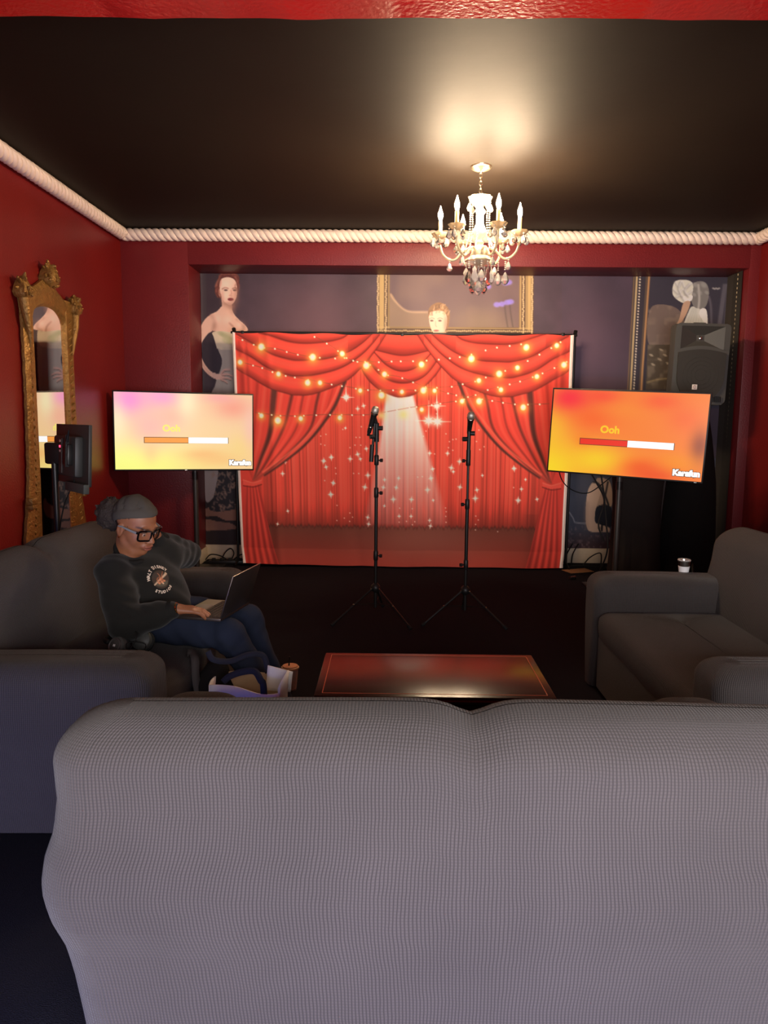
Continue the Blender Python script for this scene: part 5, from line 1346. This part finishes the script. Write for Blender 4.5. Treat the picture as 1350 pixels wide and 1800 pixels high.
# skin colours: lips, brows, eyes (marks of the skin itself)
q = (BV-HD) @ HR.T
col = np.tile(np.array((138, 88, 60.)), (len(BV), 1))
col += (vnoise(np.abs(BV[:, 0]*400), np.abs(BV[:, 2]*400), 8, 6)-.5)[:, None]*8
def tint(mask, c_): global col; col = col*(1-mask[:, None])+np.array(c_, float)*mask[:, None]
lip = np.exp(-((q[:, 1]/.024)**4+((q[:, 2]+.0645)/.0125)**4))*(q[:, 0] > .078); tint(lip*.75, (134, 70, 62))
tint(np.exp(-((q[:, 1]/.022)**4+((q[:, 2]+.0642)/.0018)**2))*(q[:, 0] > .078)*.8, (58, 28, 24))
for s in (-1, 1):
    brow = np.exp(-(((q[:, 1]-s*.036)/.022)**4+((q[:, 2]-.026-.05*(np.abs(q[:, 1])-.03))/.0042)**2))*(q[:, 0] > .05); tint(brow*.85, (36, 24, 20))
    de = np.hypot(q[:, 1]-s*.032, q[:, 2]-.0005); tint(((de < .0095) & (q[:, 0] > .076) & (q[:, 0] < .094) & (np.abs(q[:, 2]) < .0065))*.8, (200, 186, 174))
    tint(((np.hypot(q[:, 1]-s*.0335, q[:, 2]+.001) < .0055) & (q[:, 0] > .076) & (q[:, 0] < .094))*1.0, (24, 14, 10))
    tint((np.exp(-(((q[:, 1]-s*.032)/.013)**4+((q[:, 2]-.008)/.0025)**2))*(q[:, 0] > .07))*.7, (34, 22, 18))
hair_mask = np.clip((q[:, 2]+.02-q[:, 0]*.9)/.01, 0, 1)*(q[:, 0] < .02)*(np.abs(q[:, 1]) < .071)*(q[:, 2] > -.07)
tint(hair_mask*.9, (30, 22, 18))
set_col(bm_, s2l(np.clip(col, 0, 255)))
person = thing('person', 'person in grey headwrap and black glasses seated on the left sofa, typing on a laptop', 'person', (0, 0, 0))
link('body', bm_, M_skinv, person)

# sweatshirt
SV = Vol((-1.42, 2.84, .42), (-.78, 3.74, .98), .0055)
S = SV
chest = neck*.45+pel*.55+A_((0, 0, .02))
S.ell(neck*.48+pel*.52+tF*.018, (.118, .162, .122), TR, .0)
S.ell(neck*.28+pel*.72+tF*.015, (.135, .175, .17), TR, .06)
S.ell(pel+A_((.01, 0, .035)), (.145, .18, .10), TR, .05)
S.cap(shR+tL*.03-A_((0, 0, .006)), shL-tL*.03-A_((0, 0, .006)), .050, .050, .045)
S.cap(neck+A_((-.004, -.002, -.070)), neck-A_((0, 0, .105)), .048, .080, .03)
S.cap(ncl-tF*.042+A_((0, 0, -.004)), ncl-tF*.060-A_((0, 0, .10)), .030, .070, .03)
S.cap(ncl-tF*.050-A_((0, 0, .022)), shR+tL*.02, .026, .05, .03); S.cap(ncl-tF*.050-A_((0, 0, .022)), shL-tL*.02, .026, .05, .03)
S.cap(shR, shR*.5+elR*.5, .068, .070, .04); S.cap(shR*.5+elR*.5, elR, .070, .074, .03); S.cap(elR, elR*.35+wrR*.65, .070, .054, .03); S.cap(elR*.35+wrR*.65, wrR-A_((.012, 0, .002)), .050, .038, .02)
S.cap(shL, elL, .068, .066, .045); S.cap(elL, elL*.45+wrL*.55, .062, .054, .02); S.cap(elL*.45+wrL*.55, wrL*.95+elL*.05, .050, .038, .02)
# cloth folds
ix = np.indices(S.n).astype(np.float32)
xw, yw, zw = [S.lo[k]+S.h*ix[k] for k in range(3)]
near_r = np.exp(-(((xw-elR[0])**2+(yw-elR[1])**2+(zw-elR[2]-.05)**2)/.13**2)); near_l = np.exp(-(((xw-elL[0]+.02)**2+(yw-elL[1]+.06)**2+(zw-elL[2])**2)/.13**2))
S.F += .0035*np.sin((xw*.6+yw*.4)*70+zw*95+3*np.sin(zw*26+xw*11))*near_r+.004*np.sin((yw)*75-zw*50+xw*60)*near_l
S.F += .0030*np.sin(zw*46+yw*26-xw*18+2.5*np.sin(yw*17+zw*12))*(1-near_r)*(1-near_l)
S.F += .0025*np.sin(zw*70+(xw+yw)*20)*np.exp(-((zw-.56)/.05)**2)
del ix, xw, yw, zw, near_r, near_l
me, _ = vol_mesh('sweatshirt', S)
sw = link('sweatshirt', me, M_sweat, person)
ringp = [ncl+tF*.060*math.cos(a)+tL*.058*math.sin(a)+A_((0, 0, -.040*math.cos(a)-.012-.012*abs(math.sin(a)))) for a in np.linspace(0, 2*math.pi, 40)[:-1]]
link('collar', MB().tube(ringp, .0105, 8, closed=True), M_rib, sw)
def cuff(w, e): 
    d = (w-e)/np.linalg.norm(w-e); return MB().tube([w-d*.050, w-d*.04, w-d*.012, w-d*.002], [.040, .0415, .0385, .036], 20)
link('cuff', cuff(wrR, elR), M_rib, sw); link('cuff', cuff(wrL, elL), M_rib, sw)
# chest emblem: words round a plain brown and cream roundel, laid onto the cloth
em_n = A_((math.cos(math.radians(-44)), math.sin(math.radians(-44)), .12)); em_n /= np.linalg.norm(em_n)
em_r = np.cross(A_((0, 0, 1.)), em_n); em_r /= np.linalg.norm(em_r); em_u = np.cross(em_n, em_r)
em_c = A_((-1.005, 3.165, .738))
def on_cloth(uv, lift):
    P = em_c+uv[:, :1]*em_r+uv[:, 1:2]*em_u+em_n*.10
    t = np.zeros(len(P))
    for _ in range(70):
        d = SV.at(P-em_n*t[:, None]); t += np.clip(d, 0, .02)*.7
        t = np.clip(t, 0, .2)
    return P-em_n*(t-lift)[:, None]
c = Canvas(-60, -60, 60, 60, (37, 36, 34), 1)
R_ = 44
c.ell(0, 0, R_, R_*.98, (70, 58, 50), .95, .1)
c.poly([(-30, 24), (0, 34), (30, 26), (34, 10), (10, 18), (-20, 14)], (96, 92, 78), .8)
c.line([(-54, 30), (-20, 10), (20, -14), (50, -34)], 8, (206, 176, 146), .95, soft=2, taper=(5, 13)); c.line([(-54, 36), (-10, 10)], 1.5, (60, 40, 34), .8)
for L in ([(-8, 6), (-2, -14), (-10, -30)], [(6, 0), (10, -20), (20, -34)], [(-16, 12), (-18, -2), (-8, -12)], [(14, 6), (4, -4), (-4, 2)]): c.line(L, 5, (188, 112, 78), .95, soft=2, taper=(6, 2))
for (x, y, rr) in ((-12, 16, 7), (4, 12, 8), (18, 10, 6), (-2, 2, 6)): c.ell(x, y, rr, rr*.8, (214, 142, 104), .9, .4)
c.ell(8, 20, 5, 4, (224, 190, 160), .9, .5)
img = c.out(); kk = 60
uu, vv = np.meshgrid(np.linspace(-.0545, .0545, kk), np.linspace(.0545, -.0545, kk))
Pe = on_cloth(np.stack([uu.ravel(), vv.ravel()], 1), .0012).reshape(kk, kk, 3)
ci = img[np.clip((np.linspace(0, 119, kk)).astype(int), 0, 119)][:, np.clip((np.linspace(0, 119, kk)).astype(int), 0, 119)]
rr = np.hypot(uu, vv)
me = grid_mesh('emblem', Pe, s2l(ci))
import bmesh
bm = bmesh.new(); bm.from_mesh(me); bm.verts.ensure_lookup_table()
kill = [bm.verts[i] for i in np.where((rr.ravel() > .0435))[0]]; bmesh.ops.delete(bm, geom=kill, context='VERTS'); bm.to_mesh(me); bm.free()
link('emblem', me, vmat('chest_print', .85, .15), sw)
def arc_text(body, rad, a0, a1, size, flip=False):
    V = []; F = []
    n = len(body)
    for i, ch in enumerate(body):
        if ch == ' ': continue
        a = math.radians(a0+(a1-a0)*i/(n-1)); m_ = text_mesh(ch, size, .0009)
        ro = a-math.pi/2 if not flip else a+math.pi/2
        o = len(V)
        for v_ in m_.vertices:
            x, y = v_.co.x, v_.co.y
            V.append((rad*math.cos(a)+x*math.cos(ro)-y*math.sin(ro), rad*math.sin(a)+x*math.sin(ro)+y*math.cos(ro)))
        F += [tuple(k+o for k in p.vertices) for p in m_.polygons]
        bpy.data.meshes.remove(m_)
    P = on_cloth(np.array(V), .0024)
    mb = MB(); mb.add([tuple(p) for p in P], F); return mb.mesh('lettering', 0)
link('lettering', arc_text('WALT DISNEY', .053, 172, 42, .0165), M_print_w, sw)
link('lettering', arc_text('STUDIOS', .056, 236, 318, .0165, True), M_print_w, sw)

# jeans
J = Vol((-1.30, 2.92, .03), (-.34, 3.56, .72), .0065)
J.ell(pel+A_((-.01, 0, .01)), (.125, .17, .10), TR, .0)
for a, b, c_ in ((hipR, knR, anR), (hipL, knL, anL)):
    J.cap(a, b, .092, .067, .04); J.cap(b, b*.45+c_*.55, .066, .058, .03); J.cap(b*.45+c_*.55, c_+A_((0, 0, .02)), .058, .050, .02)
ix = np.indices(J.n).astype(np.float32); xw, yw, zw = [J.lo[k]+J.h*ix[k] for k in range(3)]
J.F += .003*np.sin(xw*60+zw*40+2*np.sin(yw*30))*.8+.0035*np.sin((xw-zw)*75+yw*20)*np.exp(-(((xw+.68)/.09)**2+((zw-.46)/.08)**2))
del ix, xw, yw, zw
me, _ = vol_mesh('jeans', J); link('jeans', me, M_jeans, person)
for an in (anR, anL):
    v = Vol(an+A_((-.10, -.09, -.12)), an+A_((.24, .09, .06)), .007)
    v.cap(an+A_((-.02, 0, -.055)), an+A_((.06, 0, -.060)), .045, .042, .03).cap(an+A_((.06, 0, -.066)), an+A_((.15, 0, -.075)), .042, .036, .03).cap(an, an+A_((0, 0, -.05)), .044, .046, .03)
    me, _ = vol_mesh('shoe', v); link('shoe', me, M_tote, person)

# headwrap: a close cap over the crown with a folded band along its edge
HV = Vol(HD-.15, HD+.17, .0042)
HV.ell(hw(-.016, 0, .036), (.105, .0845, .096), HR, 0)
ix = np.indices(HV.n).astype(np.float32); P3 = [HV.lo[k]+HV.h*ix[k]-HD[k] for k in range(3)]
lx = P3[0]*hF[0]+P3[1]*hF[1]+P3[2]*hF[2]; ly = P3[0]*hL[0]+P3[1]*hL[1]+P3[2]*hL[2]; lz = P3[0]*hU[0]+P3[1]*hU[1]+P3[2]*hU[2]
pl = (.026+.42*lx+.22*np.clip(lx, 0, 1)+.16*np.clip(lx, -1, 0)+.25*ly*ly/.08)-lz     # below the hem
band = np.exp(-((pl+.024)/.020)**4)
HV.F += -.0035*band+.0016*np.sin(lz*110+lx*70)*(pl < -.05)-.003*np.exp(-((ly+.5*lx)/.012)**2)*(pl < -.045)
HV.F = np.maximum(HV.F, pl)
HV.F = np.maximum(HV.F, -(np.sqrt((lx+.016)**2/.0975**2+ly**2/.0775**2+(lz-.036)**2/.0885**2)-1)*.085)
me, _ = vol_mesh('headwrap', HV); link('headwrap', me, M_hband, person)
# curly hair gathered at the back of the head
hc = hw(-.150, -.004, -.012)
GV = Vol(hc-.11, hc+.11, .0042)
GV.ell(hc, (.062, .064, .072), HR, 0); GV.ell(hw(-.11, 0, -.005), (.04, .045, .05), HR, .03)
rr_ = random.Random(3)
for i in range(240):
    d = A_([rr_.gauss(0, 1) for _ in range(3)]); d /= np.linalg.norm(d)
    p = hc+d*A_((.060, .062, .070))*rr_.uniform(.9, 1.08); q_ = p+A_([rr_.gauss(0, .006) for _ in range(3)])
    GV.cap(p, q_, rr_.uniform(.004, .009), .003, .004)
me, _ = vol_mesh('hair', GV, 0); link('hair', me, M_hair, person)
# glasses
gl = link('glasses', None, None, person)
def ring_pts(cy):
    pts = []
    for k in range(28):
        a = 2*math.pi*k/28; ca, sa = math.cos(a), math.sin(a)
        y = cy+.0275*math.copysign(abs(ca)**.45, ca); z = -.002+.0225*math.copysign(abs(sa)**.45, sa)-.003*(sa < 0)*abs(y-cy)/.03
        pts.append(hw(.1005-.35*y*y/.06, y, z))
    return pts
mb = MB(); mb.tube(ring_pts(.0335), .0042, 8, closed=True); mb.tube(ring_pts(-.0335), .0042, 8, closed=True)
mb.tube([hw(.1005, -.008, .006), hw(.104, 0, .009), hw(.1005, .008, .006)], .0038, 8)
link('frame', mb, M_blackg, gl)
for s in (-1, 1):
    link('lens', MB().add(ring_pts(s*.0335), [tuple(range(28))]), M_lens, gl)
    link('hinge', MB().tube([hw(.080, s*.063, .012), hw(.072, s*.071, .012)], .006, 8), M_blackg, gl)
    link('temple', MB().tube([hw(.076, s*.070, .012), hw(.04, s*.079, .011), hw(.0, s*.083, .010), hw(-.02, s*.083, .004)], [.0058, .0050, .0042, .0036], 8), M_temple, gl)
link('earring', MB().lathe([(.0, -.0045), (.0045, 0), (.0, .0045)], 10, tuple(hw(-.004, -.084, -.042))), M_goldj, person)
d = (wrR-elR)/np.linalg.norm(wrR-elR); sdv = np.cross(d, A_((0, 0, 1.))); sdv /= np.linalg.norm(sdv); upv = np.cross(sdv, d)
link('bracelet', MB().tube([wrR+d*.014+sdv*.0285*math.cos(a)+upv*.0215*math.sin(a) for a in np.linspace(0, 2*math.pi, 25)[:-1]], .0032, 6, closed=True), M_goldj, person)

# ---------------------------------------------------------------- laptop on the lap
hx, hy = A_((.978, -.21, 0)), A_((.21, .978, 0))
o0 = A_((-.905, 3.032, .598))
MT = Matrix(((hx[0], hy[0], 0, o0[0]), (hx[1], hy[1], 0, o0[1]), (hx[2], hy[2], 1, o0[2]), (0, 0, 0, 1)))
t = thing('laptop', 'open dark grey laptop resting on the seated person\'s lap', 'laptop', (0, 0, 0)); t.matrix_world = MT
Ld, Lw = .205, .300
link('base', MB().box((Ld/2, Lw/2, .007), (Ld, Lw, .013), bev=.0025), M_alu, t)
mb = MB()
for r_ in range(6):
    nk = 14 if r_ else 13
    for k in range(nk):
        if r_ == 5 and 3 < k < 9: continue
        mb.box((Ld*.90-r_*.0185, .017+(k+.5)*(Lw-.034)/nk, .0145), (.0150, (Lw-.034)/nk-.0035, .0022))
mb.box((Ld*.90-5*.0185, .017+6.5*(Lw-.034)/14, .0145), (.015, .085, .0022))
kb = link('keys', mb, M_key, t); kb['kind'] = 'stuff'
link('touchpad', MB().box((.042, Lw/2, .0138), (.066, .11, .0008)), mat('touchpad_glass', rgb(84, 72, 70), .3), t)
ph = math.radians(72)
RL = Matrix.Translation((Ld-.002, 0, .012)) @ Matrix.Rotation(-ph, 4, 'Y')
ld = link('lid', MB().box((.097, Lw/2, 0), (.194, Lw, .006), RL, bev=.002), M_alu, t)
sp = [RL @ Vector(p) for p in ((.008, .006, .0036), (.188, .006, .0036), (.188, Lw-.006, .0036), (.008, Lw-.006, .0036))]
link('screen', MB().add([tuple(p) for p in sp], [(0, 1, 2, 3)]), mat('laptop_screen_glow', (0, 0, 0, 1), .3, emit=(1.0, .74, .62, 1), estr=1.6), ld)
link('charging_cable', MB().tube(catmull([(.19, Lw, .005), (.15, Lw+.05, .03), (.08, Lw+.10, .02), (.02, Lw+.13, -.03), (-.05, Lw+.16, -.12)], 8), .0022, 6), M_white if False else M_rubber, None if False else t)

# ---------------------------------------------------------------- headphones on the seat
t = thing('headphones', 'black over-ear headphones lying on the left sofa seat beside the person', 'headphones', (-1.10, 2.93, .473), (0, 0, math.radians(-25)))
Rm = Matrix.Rotation(math.radians(62), 4, 'X')
for k, (dx, dy, rz) in enumerate(((0, -.02, 0), (.03, .085, 12))):
    M2 = Matrix.Translation((dx, dy, .040)) @ Matrix.Rotation(math.radians(rz), 4, 'Z') @ Rm
    ec = link('ear_cup', MB().lathe([(.0, .022), (.024, .021), (.030, .016), (.040, .012), (.043, .0), (.040, -.012)], 28, M=M2), M_spk, t)
    link('ear_pad', MB().lathe([(.040, -.010), (.046, -.016), (.044, -.028), (.032, -.032), (.024, -.024), (.0, -.022)], 28, M=M2), M_rubber, ec)
    if k == 0:
        link('cup_ring', MB().lathe([(.025, .0205), (.027, .024), (.030, .0225), (.031, .016)], 28, M=M2), mat('grey_cup_ring', rgb(110, 106, 104), .35, metal=.6), ec)
        link('white_mark', MB().box((-.004, .0, .0222), (.003, .009, .001), M2).box((.0, .0, .0222), (.0025, .009, .001), M2).box((.004, .0, .0222), (.003, .009, .001), M2), M_white, ec)
hb = catmull([(-.045, -.02, .05), (-.10, .01, .045), (-.125, .06, .04), (-.09, .105, .04), (-.02, .105, .05)], 8)
link('headband', MB().tube(hb, [.006]+[.011]*(len(hb)-2)+[.006], 8), M_blackp, t)
link('cable', MB().tube(catmull([(.02, .03, .07), (.06, .02, .10), (.09, -.01, .08), (.07, -.03, .03), (.10, -.05, .012), (.05, -.02, .06), (.10, .03, .05), (.13, -.02, .012), (.16, .0, .006)], 8), .0022, 6), M_rubber, t)

# ---------------------------------------------------------------- canvas tote bag by the feet
t = thing('tote_bag', 'white canvas tote with navy straps slumped on the carpet by the left sofa', 'bag', (-.565, 2.86, 0), (0, 0, math.radians(-4)))
def sheet(fn, nu=16, nv=12, th=.004):
    u, v = np.meshgrid(np.linspace(0, 1, nu), np.linspace(0, 1, nv)); P = np.stack(fn(u, v), -1)
    mb = MB(); vs = [tuple(p) for p in P.reshape(-1, 3)]
    mb.add(vs, [(j*nu+i, j*nu+i+1, (j+1)*nu+i+1, (j+1)*nu+i) for j in range(nv-1) for i in range(nu-1)])
    return mb
def solid(o, th): 
    m_ = o.modifiers.new('thick', 'SOLIDIFY'); m_.thickness = th; m_.offset = 0; return o
bw2, bd2, bhh = .138, .075, .400
front = lambda u, v: (-bw2+2*bw2*u+.004*np.sin(v*9), -bd2+.012*np.sin(u*math.pi)*-1+.006*np.sin(u*9+v*4)*v, v*(bhh-.005+.012*np.sin(u*5+.5)-.012*u))
back = lambda u, v: (-bw2+2*bw2*u, bd2+.012*np.sin(u*math.pi)+.004*np.sin(u*8), v*(bhh-.005+.008*np.sin(u*4)))
side1 = lambda u, v: (-bw2-.012*np.sin(u*math.pi)*v+0*u, -bd2+2*bd2*u, v*(bhh-.005))
side2 = lambda u, v: (bw2+.0*u+.03*np.sin(u*math.pi)*(v-.3), -bd2+2*bd2*u, v*(bhh-.005+.045*np.sin(u*math.pi)**.8))
solid(link('front_panel', sheet(front), M_tote, t), .005); solid(link('back_panel', sheet(back), M_totein, t), .005)
solid(link('side_panel', sheet(side1), M_tote, t), .005); solid(link('side_panel', sheet(side2), M_tote, t), .005)
link('bottom_panel', MB().box((0, 0, .006), (2*bw2, 2*bd2, .01)), M_tote, t)
link('lining', MB().box((-.03, 0, .30), (2*bw2-.09, 2*bd2-.02, .01)), M_totein, t)
def strap(name, pts, wdt, m, dirv=(0, 0, 0), th=.003):
    p = catmull(pts, 8); mb = MB(); vs = []
    for i, a in enumerate(p):
        tg = p[min(i+1, len(p)-1)]-p[max(i-1, 0)]; w_ = np.cross(tg, np.array(dirv)); w_ = w_/max(1e-9, np.linalg.norm(w_))*wdt/2
        vs += [tuple(a-w_), tuple(a+w_)]
    mb.add(vs, [(2*i, 2*i+1, 2*i+3, 2*i+2) for i in range(len(p)-1)])
    return solid(link(name, mb, m, t), th)
strap('strap', [(.085, -.083, .25), (.082, -.086, .40), (.07, -.084, .430), (.04, -.06, .455), (-.01, -.05, .448), (-.06, -.055, .43), (-.085, -.07, .41)], .026, M_navy, (.15, -1, .25))
strap('strap', [(.06, .08, .40), (.04, .085, .47), (-.02, .08, .475), (-.09, .05, .455), (-.15, .02, .47), (-.175, .03, .50)], .024, M_navy, (.1, -1, .5))
fl = lambda u, v: (bw2*.42+.105*u+.01*v, .045-.01*u, .34+v*(.105-.02*u)+0*u)
solid(link('folded_flap', sheet(fl, 8, 8), M_tote, t), .004)
# dark shoulder bag slumped between the seat and the tote
t2 = t; t = thing('shoulder_bag', 'black shoulder bag with grey strap hanging off the seat edge behind the white tote', 'bag', (-.745, 2.955, 0))
v = Vol((-.12, -.10, -.02), (.14, .12, .48), .008); v.cap((-.0, -.01, .10), (.06, .02, .10), .085, .08, .05).cap((-.01, 0, .32), (.05, .02, .30), .065, .06, .08).cap((0, 0, .15), (.03, 0, .40), .07, .05, .06)
me, _ = vol_mesh('bag_body', v); link('bag_body', me, M_skirt, t)
strap('shoulder_strap', [(-.10, .03, .465), (-.075, .02, .468), (-.055, -.02, .45), (-.045, -.05, .38), (-.02, -.075, .30), (.02, -.085, .24), (.06, -.075, .22)], .032, M_strap, (.5, -1, .7))

# ---------------------------------------------------------------- iced coffee cup on the carpet
t = thing('iced_coffee', 'plastic cup of milky iced coffee with black straw on the carpet by the table', 'cup', (-.528, 3.80, 0))
link('cup_body', MB().lathe([(.0, .001), (.031, .001), (.0335, .006), (.044, .118), (.0455, .122), (.044, .122), (.0425, .117), (.032, .009), (.0, .008)], 32), M_cup, t)
link('coffee', MB().lathe([(.0, .0095), (.0315, .0095), (.0412, .104), (.0412, .108), (.0, .109)], 32), M_coffee, t)
link('lid', MB().lathe([(.0465, .118), (.048, .122), (.047, .127), (.042, .129), (.040, .134), (.0, .135)], 32), mat('cloudy_lid', rgb(206, 158, 116), .25, alpha=.9), t)
link('straw', MB().tube([(-.012, .008, .02), (-.006, -.004, .135), (-.002, -.008, .185)], .0038, 8), M_blackp, t)
